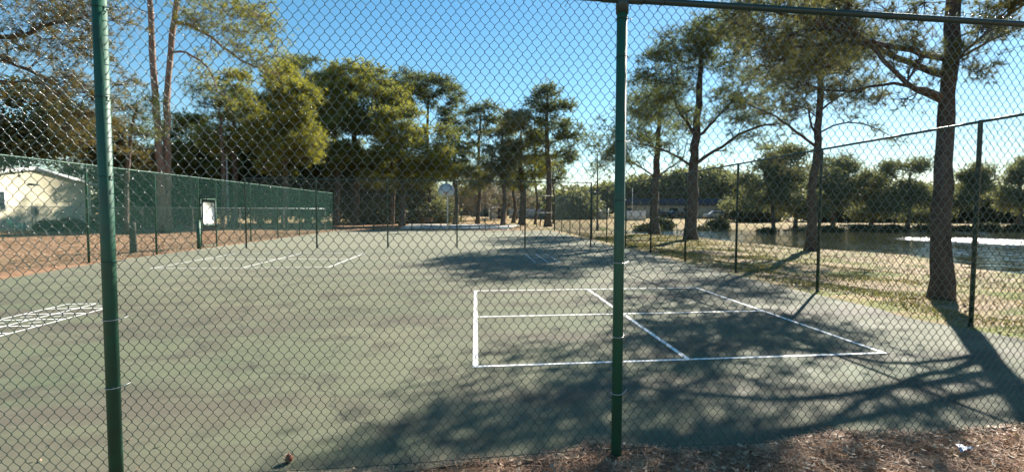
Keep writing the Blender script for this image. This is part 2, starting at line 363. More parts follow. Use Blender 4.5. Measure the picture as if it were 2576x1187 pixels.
# ------------------------------------------------------------------ world, sun, camera
w = bpy.data.worlds.new('World'); sc.world = w; w.use_nodes = True; t = w.node_tree
sky = t.nodes.new('ShaderNodeTexSky'); sky.sky_type = 'NISHITA'; sky.sun_disc = False
sky.sun_elevation = SUN_EL; sky.sun_rotation = SUN_AZ; sky.air_density = 1.0; sky.dust_density = .1; sky.ozone_density = 1.6
hs = t.nodes.new('ShaderNodeHueSaturation'); hs.inputs['Saturation'].default_value = 1.28; hs.inputs['Hue'].default_value = .487; hs.inputs['Value'].default_value = 1.
t.links.new(sky.outputs[0], hs.inputs['Color']); t.links.new(hs.outputs[0], t.nodes['Background'].inputs[0]); t.nodes['Background'].inputs[1].default_value = .052
sd = bpy.data.lights.new('sun', 'SUN'); sd.energy = 5.; sd.angle = rad(.5); sd.color = (1, .93, .82)
so = bpy.data.objects.new('sun', sd); COL.objects.link(so)
from mathutils import Vector, Matrix
so.rotation_euler = Vector(-SUNV).to_track_quat('-Z', 'Y').to_euler()
cd = bpy.data.cameras.new('camera'); cam = bpy.data.objects.new('camera', cd); COL.objects.link(cam); sc.camera = cam
cd.sensor_width = 36; cd.lens = F/CW*36; cd.shift_x = -SX/CW; cd.clip_end = 6000; cd.clip_start = .05
cam.matrix_world = Matrix(((RT[0], UP[0], -FW[0], 0), (RT[1], UP[1], -FW[1], 0), (RT[2], UP[2], -FW[2], H), (0, 0, 0, 1)))
vs = sc.view_settings; vs.view_transform = 'Standard'; vs.look = 'None'; vs.gamma = 1; vs.exposure = 1.68
sc.cycles.max_bounces = 6; sc.cycles.transparent_max_bounces = 24; sc.cycles.caustics_reflective = False; sc.cycles.caustics_refractive = False

# ------------------------------------------------------------------ terrain, court, water
XR = lambda y: 7.345-.013*(y-7)
XL = lambda y: -11.838+.023*(y-20)
shore = np.array([G(u, v, -.6)[:2] for u, v in [(2700, 685), (2576, 660), (2400, 640), (2200, 628), (2050, 619), (1900, 603), (1790, 594), (1700, 588), (1600, 583.5)]]+
                 [(21, 62), (30, 64.5), (42, 63), (58, 61), (80, 60), (130, 58), (130, 10)])
def sdist(px, py, poly):
    d = np.full(px.shape, 1e9); ins = np.zeros(px.shape, bool); n = len(poly)
    for i in range(n):
        ax, ay = poly[i]; bx, by = poly[(i+1) % n]; ex, ey = bx-ax, by-ay
        tt = np.clip(((px-ax)*ex+(py-ay)*ey)/(ex*ex+ey*ey), 0, 1); d = np.minimum(d, np.hypot(px-ax-tt*ex, py-ay-tt*ey))
        c = ((ay > py) != (by > py)) & (px < (bx-ax)*(py-ay)/((by-ay) if by != ay else 1e-9)+ax); ins ^= c
    return np.where(ins, -d, d)
def height(x, y):
    x = np.asarray(x, float); y = np.asarray(y, float)
    d = sdist(x, y, shore); wd = np.where(y > 58, 5., 13.); s = np.clip(d/wd, 0, 1); s = s*s*(3-2*s)
    z = np.where(d > 0, -.64+.60*s, -.64+np.maximum(d*.35, -1.2))
    un = .035*np.sin(x*.9+1.3*np.sin(y*.5))*np.cos(y*.7+x*.3)+.02*np.sin(2.1*x+y*1.3)
    far = np.clip((y-70)/60, 0, 1)*.5
    sw = np.clip((x-XR(y)-.3)/2.2, 0, 1); z = z-.14*sw*sw*(3-2*sw)*(d > 0)*np.clip(d/10, 0, 1)*(y < 60)
    z = z+.24*np.exp(-((x-14)/3.5)**2-((y-33)/9.)**2)*(d > 0)
    inside = (x > XL(y)-.6) & (x < XR(y)+.2) & (y > 2.9) & (y < 43.5)
    return np.where(inside, -.02, z+np.where(d > 2, un*np.clip(d/6, 0, 1), 0)+far-.0)
def hz(x, y): return float(height(np.array([x]), np.array([y]))[0])
tx = np.linspace(-1, 1, 300); gx = 1400*np.sinh(tx*5.2)/np.sinh(5.2)+6
gx = np.sort(np.concatenate([gx, np.arange(7.2, 30, .35)])); ty = np.linspace(-.72, 1, 330); gy = 1500*np.sinh(ty*5.2)/np.sinh(5.2)+14
gy = np.sort(np.concatenate([gy, np.arange(20, 66, .5)]))
XX, YY = np.meshgrid(gx, gy); ZZ = height(XX, YY); nx, ny = len(gx), len(gy)
g = MB(); i = (np.arange(ny-1)[:, None]*nx+np.arange(nx-1)[None]).ravel()
g.add(np.stack([XX.ravel(), YY.ravel(), ZZ.ravel()], 1), np.stack([i, i+1, i+nx+1, i+nx], 1))
tag(g.build('ground', M['ground'], smooth=True), kind='structure')
def poly_sheet(name, pts, m, z=0., th=.05, kind='structure'):
    import bmesh
    bm = bmesh.new(); vv = [bm.verts.new((p[0], p[1], z)) for p in pts]; f = bm.faces.new(vv)
    if f.normal.z < 0: f.normal_flip()
    bmesh.ops.triangulate(bm, faces=[f]); r = bmesh.ops.extrude_face_region(bm, geom=bm.faces[:])
    for e in r['geom']:
        if isinstance(e, bmesh.types.BMVert): e.co.z -= th
    bmesh.ops.recalc_face_normals(bm, faces=bm.faces[:])
    me = bpy.data.meshes.new(name); bm.to_mesh(me); bm.free(); me.materials.append(m)
    o = bpy.data.objects.new(name, me); COL.objects.link(o); return tag(o, kind=kind)
rg = R0(5)
front = [(-13.2, 3.25), (-8, 3.22), (-4, 3.2), (-2, 3.21), (-.5, 3.21), (-.02, 3.29), (.3, 3.25), (.54, 3.28), (.7, 3.36), (.81, 3.47), (.9, 3.44), (1.01, 3.35), (1.38, 3.24), (1.82, 3.25), (2.1, 3.28), (2.54, 3.36), (2.71, 3.41), (3.0, 3.34), (3.39, 3.31), (4.25, 3.31), (5.5, 3.36), (6.6, 3.5)]
right = [(7.1, 4.2), (7.29, 5.74), (7.17, 6.13), (6.91, 7.02), (7.0, 8.31), (6.92, 9.53), (6.93, 12.29), (6.89, 15.75), (6.91, 18.97), (6.75, 25), (6.6, 32), (6.5, 43.2)]
left = [(-11.25, 43.2), (-11.35, 34.7), (-11.45, 28), (-11.5, 22.6), (-11.62, 19.5), (-11.65, 17.8), (-11.35, 15.5), (-10.95, 13.0), (-11.2, 9), (-12.4, 5)]
def rough_edge(p, amp):
    out = []
    for a, b in zip(p[:-1], p[1:]):
        a = np.array(a); b = np.array(b); n = max(1, int(np.linalg.norm(b-a)/.35))
        for k in range(n): out.append(a+(b-a)*k/n+(rg.randn(2)*amp if k else 0))
    out.append(np.array(p[-1])); return out
poly_sheet('court_surface', rough_edge(front, .008)+rough_edge(right, .03)+rough_edge(left, .04)[:-1]+[(-12.4, 5)], M['court'])
wp = MB(); wp.add([(14, 12, -.6), (150, 12, -.6), (150, 68, -.6), (14, 68, -.6)], [[0, 1, 2, 3]]); tag(wp.build('pond_water', M['water']), kind='structure')
ln = MB()
def seg(a, b, w=.05, z=.0045):
    a = np.array([*a, z]); b = np.array([*b, z]); d = (b-a)/np.linalg.norm(b-a); s = np.array([-d[1], d[0], 0])*w/2
    ln.add([a-s, b-s, b+s, a+s], [[0, 1, 2, 3]])
def rect(x0, x1, y0, y1, mids=(), serv=(), w=.05):
    # corner-to-corner strips that butt, never overlap
    seg((x0-w/2, y0), (x1+w/2, y0), w); seg((x0-w/2, y1), (x1+w/2, y1), w)
    ys = [y0]+sorted(serv)+[y1]
    for a, b in zip(ys[:-1], ys[1:]):
        for x in [x0, x1]+list(mids): seg((x, a+w/2), (x, b-w/2), w)
    for s in serv: seg((x0-w/2, s), (x1+w/2, s), w)
rect(-.0, 4.86, 5.35, 10.5, [2.40], [7.90], .06)
rect(-9.06, -4.27, 15.3, 20.3, [-6.65], [17.9], .05)
rect(-8.9, -4.3, 37.6, 41.2, [], [], .06)
for k in range(8): seg((-7.10, 6.6+.44*k), (-6.14 if k < 7 else -6.60, 6.6+.44*k), .04)
for x in (-7.08, -6.62, -6.16):
    for k in range(7 if x < -6.2 else 6): seg((x, 6.62+.44*k), (x, 7.02+.44*k), .036)
for k in range(7):
    for x in (-6.85, -6.39):
        if (k+int(x*7)) % 3: seg((x-.07, 6.80+.44*k), (x+.05, 6.86+.44*k), .03)
for k in range(7): seg((1.92, 16.1+.55*k), (2.78, 16.1+.55*k), .03)
for x in (1.94, 2.35, 2.76):
    for k in range(6): seg((x, 16.125+.55*k), (x, 16.625+.55*k), .028)
tag(ln.build('court_markings', M['line']), kind='structure')
poly_sheet('concrete_pad', [(-7, 48), (3, 47.3), (5.5, 62), (-8, 63)], M['concrete'], z=.03, th=.1)

# ------------------------------------------------------------------ chain link fences
def link_panel(wd, top, hi, ww=.0635, hh=.081, z0=.035, rw=.0019, knuckle=True):
    m = MB(); nw = int(round(wd/(ww/2))); step = wd/nw; nj = int(round((top-z0)/(hh/2))); rr = R0(3)
    P = []; J = np.arange(nj+1)
    for k in range(nw):
        right_ = ((J+k) % 2 == 0)
        x = k*step+np.where(right_, step+.0012, -.0012); z = z0+J*hh/2
        if hi:
            # knuckle bends: two points per bend, wire passes front then back
            xs = np.repeat(x, 2).astype(float); zs = np.repeat(z, 2).astype(float); zs[0::2] -= .0045; zs[1::2] += .0045
            ys = np.where(np.repeat(right_, 2), .0030, -.0030)*np.tile([1, -1], nj+1)
            kx = k*step; xs += .0045*np.sin(zs*3.3+kx*3.7)*np.sin(zs*1.1-kx*2)+.003*np.sin(zs*9+kx*5); zs = zs+.0045*np.sin(kx*6.1+zs*2.3)+.003*np.sin(kx*13-zs*4)
            xs += .004*np.sin(zs*1.7+1)+.003*np.sin(zs*5.1+k*.05); ys += .010*np.sin(zs*1.3)*np.sin(k*.07)
            pts = np.stack([xs, ys, zs], 1)
            if knuckle:
                e = pts[-1]; pts = np.vstack([pts, e+[.004*(1 if right_[-1] else -1), 0, .012], e+[-.004*(1 if right_[-1] else -1), .002, .018], e+[-.012*(1 if right_[-1] else -1), .0, .008]])
        else:
            pts = np.stack([x, np.where(right_, .003, -.003), z], 1)
        P.append(pts)
    P = np.array(P); n, L_, _ = P.shape; T = np.gradient(P, axis=1); T /= np.linalg.norm(T, axis=2)[..., None]+1e-9
    U = np.cross(T, [0, 1., 0]); U /= np.linalg.norm(U, axis=2)[..., None]+1e-9; V = np.cross(T, U)
    s = 5 if hi else 3; th = np.arange(s)*2*math.pi/s
    v = P[:, :, None]+rw*(np.cos(th)[None, None, :, None]*U[:, :, None]+np.sin(th)[None, None, :, None]*V[:, :, None])
    i = (np.arange(n)[:, None]*L_+np.arange(L_-1)[None]).reshape(-1, 1)*s; j = np.arange(s)[None]; k = (j+1) % s
    m.add(v.reshape(-1, 3), np.stack([i+j, i+k, i+s+k, i+s+j], -1).reshape(-1, 4)); return m
def post_mb(h, r, cap=True, low=-.1):
    m = MB(); z = [low, h-.02, h-.005, h+.012, h+.02] if cap else [low, h]; rr = [r, r, r*1.08, r*.8, r*.2] if cap else [r, r]
    m.tube(np.stack([np.zeros(len(z)), np.zeros(len(z)), z], 1), rr, 20); return m
def tie_mb(r, w=.0022, off=.045):
    m = MB(); a = np.linspace(-.3, 2*math.pi-.6, 22); p = np.stack([np.cos(a)*(r+w), np.sin(a)*(r+w), .004*np.sin(a*.5)+a*.0006], 1)
    p = np.vstack([p, [[r+.018, -.012, .008], [r+off, .012, .018]], ]); m.tube(p, w, 6); return m
FH = 3.03
# front fence -------------------------------------------------------
ff = thing('chain_link_fence', 'nearest tall green chain link fence, two thick posts and top rail', 'fence', (0, 3.19, 0))
PR = .0345
pm = post_mb(FH-.02, PR, False).mesh('post', M['post'], True)
fposts = [-5.31, -2.11, .936, 4.14, 7.345]
ties = [tie_mb(PR).mesh('wire_tie', M['postd'], True), tie_mb(PR, .0028).mesh('wire_tie', M['steel'], True)]
def mkobj(name, me, parent, loc=(0, 0, 0), rot=(0, 0, 0)):
    o = bpy.data.objects.new(name, me); COL.objects.link(o); o.parent = parent; o.location = loc; o.rotation_euler = rot; return o
for i_, x in enumerate(fposts):
    p = mkobj('post', pm, ff, (x, 0, 0))
    zs = [.46, .84, 1.33, 1.74, 2.12, 2.66, 2.9] if i_ != 1 else [.62, 1.02, 1.36, 1.85, 2.3, 2.8]
    for j_, z in enumerate(zs):
        mkobj('wire_tie', ties[1 if (i_ == 2 and z < 1.5) or (i_ == 1 and z < 1.2) else 0], p, (0, 0, z), (0, .02*(j_ % 3-1), .35 if i_ == 1 else (.2+.5*(j_ % 2))))
rl = MB(); rl.tube([(-5.31, .0, FH), (.95, .0, FH)], .0212, 16); rl.tube([(.952, 0, FH), (7.345, 0, FH)], .0212, 16)
rl.tube([(.80, 0, FH), (1.07, 0, FH)], .0255, 16)
rl.build('top_rail', M['postd'], ff, True)
cap = MB(); cap.tube([(0, 0, FH-.09), (0, 0, FH-.01), (0, 0, FH+.02), (0, 0, FH+.03)], [.041, .041, .036, .012], 20); capm = cap.mesh('post_cap', M['postd'], True)
for x in fposts: mkobj('post_cap', capm, ff, (x, 0, 0))
pw = 3.2; hp = link_panel(pw, 3.065, True).mesh('mesh_panel', M['wire'], True)
edges = [-5.31, -2.11, .936, 4.14, 7.345]
for a, b in zip(edges[:-1], edges[1:]):
    o = mkobj('mesh_panel', hp, ff, (a, PR+.008, 0)); o.scale = ((b-a)/pw, 1, 1)
tw = MB(); xs = np.linspace(-5.31, 7.345, 60); tw.tube(np.stack([xs, np.full(60, PR+.004), .055+.012*np.sin(xs*1.7)], 1), .0024, 5); tw.build('tension_wire', M['wire'], ff, True)
rt = MB(); a = np.linspace(0, 5.6, 16); rt.tube(np.vstack([np.stack([np.zeros(16), np.sin(a)*.0245, np.cos(a)*.0245], 1), [[.006, .045, -.02], [-.01, .05, -.05]]]), .002, 5); rtm = rt.mesh('rail_tie', M['wire'], True)
for x in np.arange(-4.9, 7.2, .61): mkobj('rail_tie', rtm, ff, (float(x), 0, FH), (0, 0, .2))
# side, cross and far fences ---------------------------------------
lo = {}
def low_panel(dark):
    if dark not in lo: lo[dark] = link_panel(3.2, 3.03, False, z0=.04, rw=.0021 if dark else .0023).mesh('mesh_panel', M['wired' if dark else 'wire_sunlit'], False)
    return lo[dark]
pdark = post_mb(FH, .032).mesh('post', M['postd'], True); pgreen = post_mb(FH, .032).mesh('post', M['post'], True)
def fence(label, pts, dark, group=None, mesh_skip=(), rails=((FH-.01, .021),), name='chain_link_fence', tops=True, npost=None):
    o0 = np.array(pts[0]); T = thing(name, label, 'fence', (o0[0], o0[1], 0)); P = [np.array(p)-o0 for p in pts]
    for k, p in enumerate(P):
        q = mkobj('post', pdark if dark else pgreen, T, (p[0], p[1], 0))
    for z, r in rails:
        m = MB(); m.tube([(p[0], p[1], z) for p in P], r, 8); m.build('top_rail', M['postd' if dark else 'post'], T, True)
    for k in range(len(P)-1):
        if k in mesh_skip: continue
        a, b = P[k], P[k+1]; d = b-a; q = mkobj('mesh_panel', low_panel(dark), T, (a[0], a[1], 0), (0, 0, math.atan2(d[1], d[0]))); q.scale = (np.linalg.norm(d)/3.2, 1, 1)
    return T, P
rp = [(XR(3.19+3.338*k), 3.19+3.338*k) for k in range(0, 13)]
rp[0] = (7.42, 3.23)
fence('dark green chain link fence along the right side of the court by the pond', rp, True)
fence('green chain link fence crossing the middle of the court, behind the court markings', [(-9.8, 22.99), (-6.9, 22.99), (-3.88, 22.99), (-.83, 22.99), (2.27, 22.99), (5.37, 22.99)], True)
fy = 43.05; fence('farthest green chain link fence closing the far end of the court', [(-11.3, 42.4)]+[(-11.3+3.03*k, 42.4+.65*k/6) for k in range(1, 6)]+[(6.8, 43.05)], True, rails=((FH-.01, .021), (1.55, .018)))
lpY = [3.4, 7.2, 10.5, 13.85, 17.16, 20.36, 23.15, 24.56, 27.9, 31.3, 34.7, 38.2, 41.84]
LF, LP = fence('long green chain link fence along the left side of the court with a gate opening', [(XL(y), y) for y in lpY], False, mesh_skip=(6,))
o0 = np.array([XL(3.4), 3.4, 0])
tr_ = link_panel(1.41, .85, False, z0=.0); q_ = tr_.build('mesh_panel', M['wire_sunlit'], LF, loc=(XL(23.15)-o0[0], 23.15-3.4, 2.18)); q_.rotation_euler = (0, 0, math.atan2(1, .023))
gp = MB(); gp.tube([(0, 0, -.1), (0, 0, 1.2)], [.075, .075], 16); gp.build('gate_post_sleeve', M['post'], LF, True, loc=(XL(23.1)-o0[0]+.02, 23.1-3.4, 0))
gt = thing('metal_gate', 'narrow green metal gate with a blank white board in the left fence', 'gate', (XL(23.25)+.05, 23.25, 0), math.atan2(1, .023))
gf = MB()
for p, q in (((0, 0, .08), (0, 0, 2.12)), ((1.18, 0, .08), (1.18, 0, 2.12)), ((-.02, 0, 2.12), (1.2, 0, 2.12)), ((-.02, 0, .08), (1.2, 0, .08)), ((0, 0, .98), (1.18, 0, .98))): gf.tube([p, q], .021, 10)
gf.build('gate_frame', M['post'], gt, True)
gm = link_panel(1.18, 2.1, False, z0=.1); gm.build('mesh_panel', M['wire'], gt)
wb = MB()
x0, x1, z0, z1, c = .12, 1.02, 1.04, 1.98, .07
oc = [(x0+c, z0), (x1-c*2, z0), (x1-.02, z0+c*2), (x1, z1-c), (x1-c, z1), (x0+c, z1), (x0, z1-c), (x0, z0+c)]
v = [(x, -.035, z) for x, z in oc]+[(x, -.028, z) for x, z in oc]; n = 8
wb.add(v, [[k, (k+1) % n, (k+1) % n+n, k+n] for k in range(n)], [[0, k, k+1] for k in range(1, n-1)]+[[n, n+k+1, n+k] for k in range(1, n-1)])
wb.build('white_board', M['white'], gt)
lt = MB(); lt.tube([(1.1, -.05, 1.0), (1.24, -.05, 1.0)], .012, 8); lt.box((1.12, -.06, .93), (1.2, -.01, 1.07)); lt.build('latch', M['postd'], gt)
sm = MB(); sm.tube([(0, 0, -.1), (0, 0, 1.0), (.01, 0, 1.15)], [.12, .115, .10], 9, jag=1+.05*R0(1).randn(3, 9)); q = G(434, 640)
tag(sm.build('wooden_post', M['stump'], loc=(-13.2, 21.3, 0)), 'short dark wooden post standing in the straw just left of the gate', 'post')

# galvanised yard fence beyond
gd = link_panel(3.0, 1.75, False, z0=.05, rw=.0022).mesh('mesh_panel', M['steel']); gpm = post_mb(1.8, .03).mesh('post', M['steel'], True)
yf = thing('yard_fence', 'grey galvanised chain link fence in front of the pale brick house', 'fence', (-38, 35.0, 0))
for k in range(10):
    mkobj('post', gpm, yf, (3.0*k*.96, 3.0*k*.28, 0))
    if k < 9: mkobj('mesh_panel', gd, yf, (3.0*k*.96, 3.0*k*.28, 0), (0, 0, math.atan2(.28, .96)))
yr = MB(); yr.tube([(0, 0, 1.78), (27*.96, 27*.28, 1.78)], .02, 8); yr.build('top_rail', M['steel'], yf)

# ------------------------------------------------------------------ things on and around the court
def lathe(mb, prof, n=16, c=(0, 0, 0), mi=0):
    mb.tube([(c[0], c[1], c[2]+z) for r, z in prof], [max(r, 1e-3) for r, z in prof], n, mi=mi)
bp = W(1123, 560, 39.5); bx, by = float(bp[0]), float(bp[1])
bh = thing('basketball_hoop', 'basketball hoop with grey fan-shaped backboard on a pole at the far end of the court', 'basketball hoop', (bx, by, 0), YAW*-0.3)
m = MB(); m.tube([(0, .9, -.1), (0, .9, 2.6), (0, .75, 3.1), (0, .1, 3.35)], .06, 12); m.tube([(0, .85, 2.5), (0, .1, 3.0)], .03, 8); m.build('pole', M['grey'], bh, True)
m = MB(); a = np.linspace(math.pi*1.0, 0, 15); fan = [(math.cos(t_)*.66, 3.2+math.sin(t_)*.62) for t_ in a]+[(.50, 2.86), (-.50, 2.86)]; n = len(fan)
v = [(x, 0, z) for x, z in fan]+[(x, .05, z) for x, z in fan]+[(0, 0, 3.2), (0, .05, 3.2)]
m.add(v, [[k, (k+1) % n, (k+1) % n+n, k+n] for k in range(n)], [[2*n, (k+1) % n, k] for k in range(n)]+[[2*n+1, n+k, n+(k+1) % n] for k in range(n)]); m.build('backboard', M['board'], bh)
m = MB(); a = np.linspace(0, 2*math.pi, 19); m.tube(np.stack([np.cos(a)*.23, -.30+np.sin(a)*.23, np.full(19, 3.05)], 1), .012, 6); m.box((-.06, -.08, 3.0), (.06, 0, 3.1)); m.build('rim', M['orange'], bh)

def floodlight(p, h):
    T = thing('floodlight_pole', 'slender floodlight pole with box lamps among the trees behind the left fence', 'floodlight', (p[0], p[1], 0))
    m = MB(); m.tube([(0, 0, -.1), (0, 0, h*.5), (0, 0, h)], [.11, .09, .06], 12); m.build('pole', M['grey'], T, True)
    m = MB(); m.box((-.7, -.05, h-.3), (.9, .05, h-.2)); m.build('crossarm', M['grey'], T)
    for x in (-.55, .6):
        b = MB(); b.obb((x-.25, -.25, h-.15), (.5, 0, 0), (0, .35, .12), (0, -.1, .4)); b.build('lamp_head', M['postd'], T)
p = W(574, 540, 47); floodlight(p, 9.2)

def picnic_table(p, rz, label):
    T = thing('picnic_table', label, 'picnic table', (p[0], p[1], hz(p[0], p[1])), rz)
    m = MB()
    for k in range(5): m.box((-.95, -.37+.15*k, .71), (.95, -.24+.15*k, .75))
    m.build('tabletop', M['redwood'], T)
    for s in (-1, 1):
        m = MB(); m.box((-.95, s*.72-.13, .43), (.95, s*.72-.005, .47)); m.box((-.95, s*.72+.005, .43), (.95, s*.72+.13, .47)); m.build('bench', M['redwood'], T)
        m = MB()
        for e in (-1, 1): m.obb((s*.62-.03, e*.62-.05, 0), (.06, 0, 0), (0, .1, 0), (0, -e*.38, .7))
        m.obb((s*.62+.035, -.8, .36), (.04, 0, 0), (0, 1.6, 0), (0, 0, .07)); m.build('leg_frame', M['stump'], T)
picnic_table(W(1070, 557, 62), .1, 'dark red picnic table on the straw beyond the far fence')
m = MB(); m.tube([(0, 0, -.1), (.12, 0, 1.0)], .07, 10); m.tube([(.02, 0, .5), (-.25, 0, .12)], .035, 8); p = W(1358, 563, 57)
tag(m.build('red_post', M['rust'], loc=(p[0], p[1], hz(p[0], p[1]))), 'short leaning rust red post among the far pine trunks', 'post')

# cone and leaves on the court
cn = thing('pine_cone', 'small reddish brown pine cone lying on the green court near the bottom edge', 'pine cone', tuple(G(727, 1162)), .6)
m = MB(); lathe(m, [(.004, .002), (.018, .008), (.024, .022), (.02, .04), (.009, .055), (.002, .06)], 12); m.build('cone_core', M['cone'], cn, True)
m = MB(); rr = R0(2)
for k in range(46):
    a = k*2.4; z = .008+.048*k/46; r = .026*math.sin(math.pi*(.18+.75*k/46)); c = np.array([math.cos(a)*r, math.sin(a)*r, z]); t_ = np.array([-math.sin(a), math.cos(a), 0])*.006; o_ = np.array([math.cos(a), math.sin(a), .5])*.011
    m.add([c-t_, c+t_, c+o_+t_*.7, c+o_-t_*.7], [[0, 1, 2, 3]])
m.build('scales', M['leaf'], cn)
rr = R0(8); 
labs = ['dry brown leaf lying mid-court left of the tree shadow', 'curled dry leaf near the front line of the left marked court']
for k, (u, v) in enumerate([(1151, 703), (779, 694)]):
    m = MB(); c = G(u, v, .006); a = np.linspace(0, 2*math.pi, 9)[:-1]; m.add(np.vstack([[0, 0, .012], np.stack([np.cos(a)*.075, np.sin(a)*.04, .006+.03*np.abs(np.cos(a))], 1)]), t=[[0, j+1, (j+1) % 8+1] for j in range(8)])
    tag(m.build('dry_leaf', M['stump'], loc=tuple(c)), labs[k], 'leaf')

# litter in the foreground: straw, leaves, paper
def front_h(x, y):   # low mound of straw at the fence foot
    e = np.interp(x, [p[0] for p in front], [p[1] for p in front])
    return np.clip(.010+.022*np.exp(-((y-3.2)/.22)**2)+.012*np.sin(x*7)*np.sin(y*9+x*3), .0, .09)*np.clip((e+.02-y)/.08, 0, 1)
nd = MB(); rr = R0(21); n = 26000
xx = rr.uniform(-1.2, 6.9, n); yy = 3.55-np.abs(rr.randn(n))*.62; e = np.interp(xx, [p[0] for p in front], [p[1] for p in front])+.03*rr.randn(n)
dens = np.where(xx < .1, .25+.3*np.clip(xx+1, 0, 1), 1.); ok = (yy < e) & (rr.rand(n) < dens); xx, yy = xx[ok], yy[ok]; n = len(xx)
th = rr.rand(n)*6.28; ln_ = rr.uniform(.05, .19, n); h = front_h(xx, yy)+rr.rand(n)*.018+.004; d = np.stack([np.cos(th), np.sin(th), rr.randn(n)*.10], 1)*ln_[:, None]
c = np.stack([xx, yy, h], 1); bend = np.stack([-np.sin(th), np.cos(th), np.zeros(n)], 1)*(rr.randn(n)*.02)[:, None]; wv = np.stack([-np.sin(th), np.cos(th), rr.randn(n)*.5], 1)*.0016
p0, p1, p2 = c-d/2, c+bend+[0, 0, .006], c+d/2
v = np.stack([p0-wv, p0+wv, p1-wv, p1+wv, p2-wv*.4, p2+wv*.4], 1).reshape(-1, 3); b = np.arange(n)[:, None]*6
nd.add(v, np.concatenate([b+[[0, 2, 3, 1]], b+[[2, 4, 5, 3]]])); tag(nd.build('pine_straw', M['needle']), kind='stuff', label='reddish brown fallen pine straw heaped along the foot of the near fence')
lf = MB(); n = 1500; xx = rr.uniform(-1.2, 6.6, n); yy = 3.36-np.abs(rr.randn(n))*.5; e = np.interp(xx, [p[0] for p in front], [p[1] for p in front]); ok = (yy < e) & (rr.rand(n) < np.where(xx < .1, .5, 1)); xx, yy = xx[ok], yy[ok]; n = len(xx)
h = front_h(xx, yy)+.02+rr.rand(n)*.02; a = rr.randn(n, 3)*[1, 1, .35]; a /= np.linalg.norm(a, axis=1)[:, None]; bb = np.cross(a, rr.randn(n, 3)*.3+[0, 0, 1]); bb /= np.linalg.norm(bb, axis=1)[:, None]; s = rr.uniform(.010, .030, n)[:, None]; c = np.stack([xx, yy, h], 1); up = np.cross(a, bb)*s*.35
v = np.stack([c-a*s, c-bb*s*.5+up, c+a*s, c+bb*s*.5+up], 1).reshape(-1, 3); b = np.arange(n)[:, None]*4; lf.add(v, t=np.concatenate([b+[[0, 1, 2]], b+[[0, 2, 3]]])); tag(lf.build('fallen_leaves', M['leaf']), kind='stuff', label='small dry leaves scattered over the straw at the fence foot')
pp = MB(); c = np.array([G(2425, 1140, .03)]) [0]; gx_, gy_ = np.meshgrid(np.linspace(-.045, .045, 7), np.linspace(-.022, .022, 5)); rz_ = R0(4).rand(5, 7)*.030
pp.add(np.stack([gx_.ravel()*1.0-gy_.ravel()*.5, gy_.ravel()+gx_.ravel()*.3, rz_.ravel()], 1), [[r_*7+k, r_*7+k+1, r_*7+k+8, r_*7+k+7] for r_ in range(4) for k in range(6)])
pw_ = thing('litter_wrapper', 'crumpled white and blue wrapper on the straw at lower right', 'litter', tuple(c+[0, 0, .02])); pp.build('paper', M['paper'], pw_)
pb = MB(); pb.add([(-.05, -.01, .034), (-.01, -.02, .034), (0, .02, .036), (-.04, .03, .036)], [[0, 1, 2, 3]]); pb.build('print_patch', M['bluepaper'], pw_)
# grass beyond the right fence
gr = MB(); rr = R0(33); n = 60000; xx = 7.2+np.abs(rr.randn(n))*3.4+rr.rand(n)*.6; yy = rr.uniform(3.2, 36, n)
cl = np.sin(xx*1.7+np.sin(yy*1.1)*2)+np.sin(yy*1.9+xx*.8)+rr.randn(n)*.5; ok = (cl > .1) & (sdist(xx, yy, shore) > 1.0); xx, yy = xx[ok], yy[ok]; n = len(xx); zz = height(xx, yy)
c = np.stack([xx, yy, zz-.01], 1); d = rr.randn(n, 3)*[.5, .5, .1]+[0, 0, .8]; d /= np.linalg.norm(d, axis=1)[:, None]; hgt = rr.uniform(.03, .09, n)[:, None]*(1+yy[:, None]*.012); s = np.cross(d, rr.randn(n, 3)); s /= np.linalg.norm(s, axis=1)[:, None]; s *= (.004+.0006*yy[:, None])
gr.add(np.stack([c-s, c+s, c+d*hgt], 1).reshape(-1, 3), t=np.arange(3*n).reshape(-1, 3)); tag(gr.build('bank_grass', M['grass']), kind='stuff', label='patchy yellow green grass on the bank beyond the right fence')
# ------------------------------------------------------------------ trees
def foot(u, v, dep):   # ground point under a pixel column at a camera depth
    p = W(u, v, dep); p[2] = hz(p[0], p[1]); return p
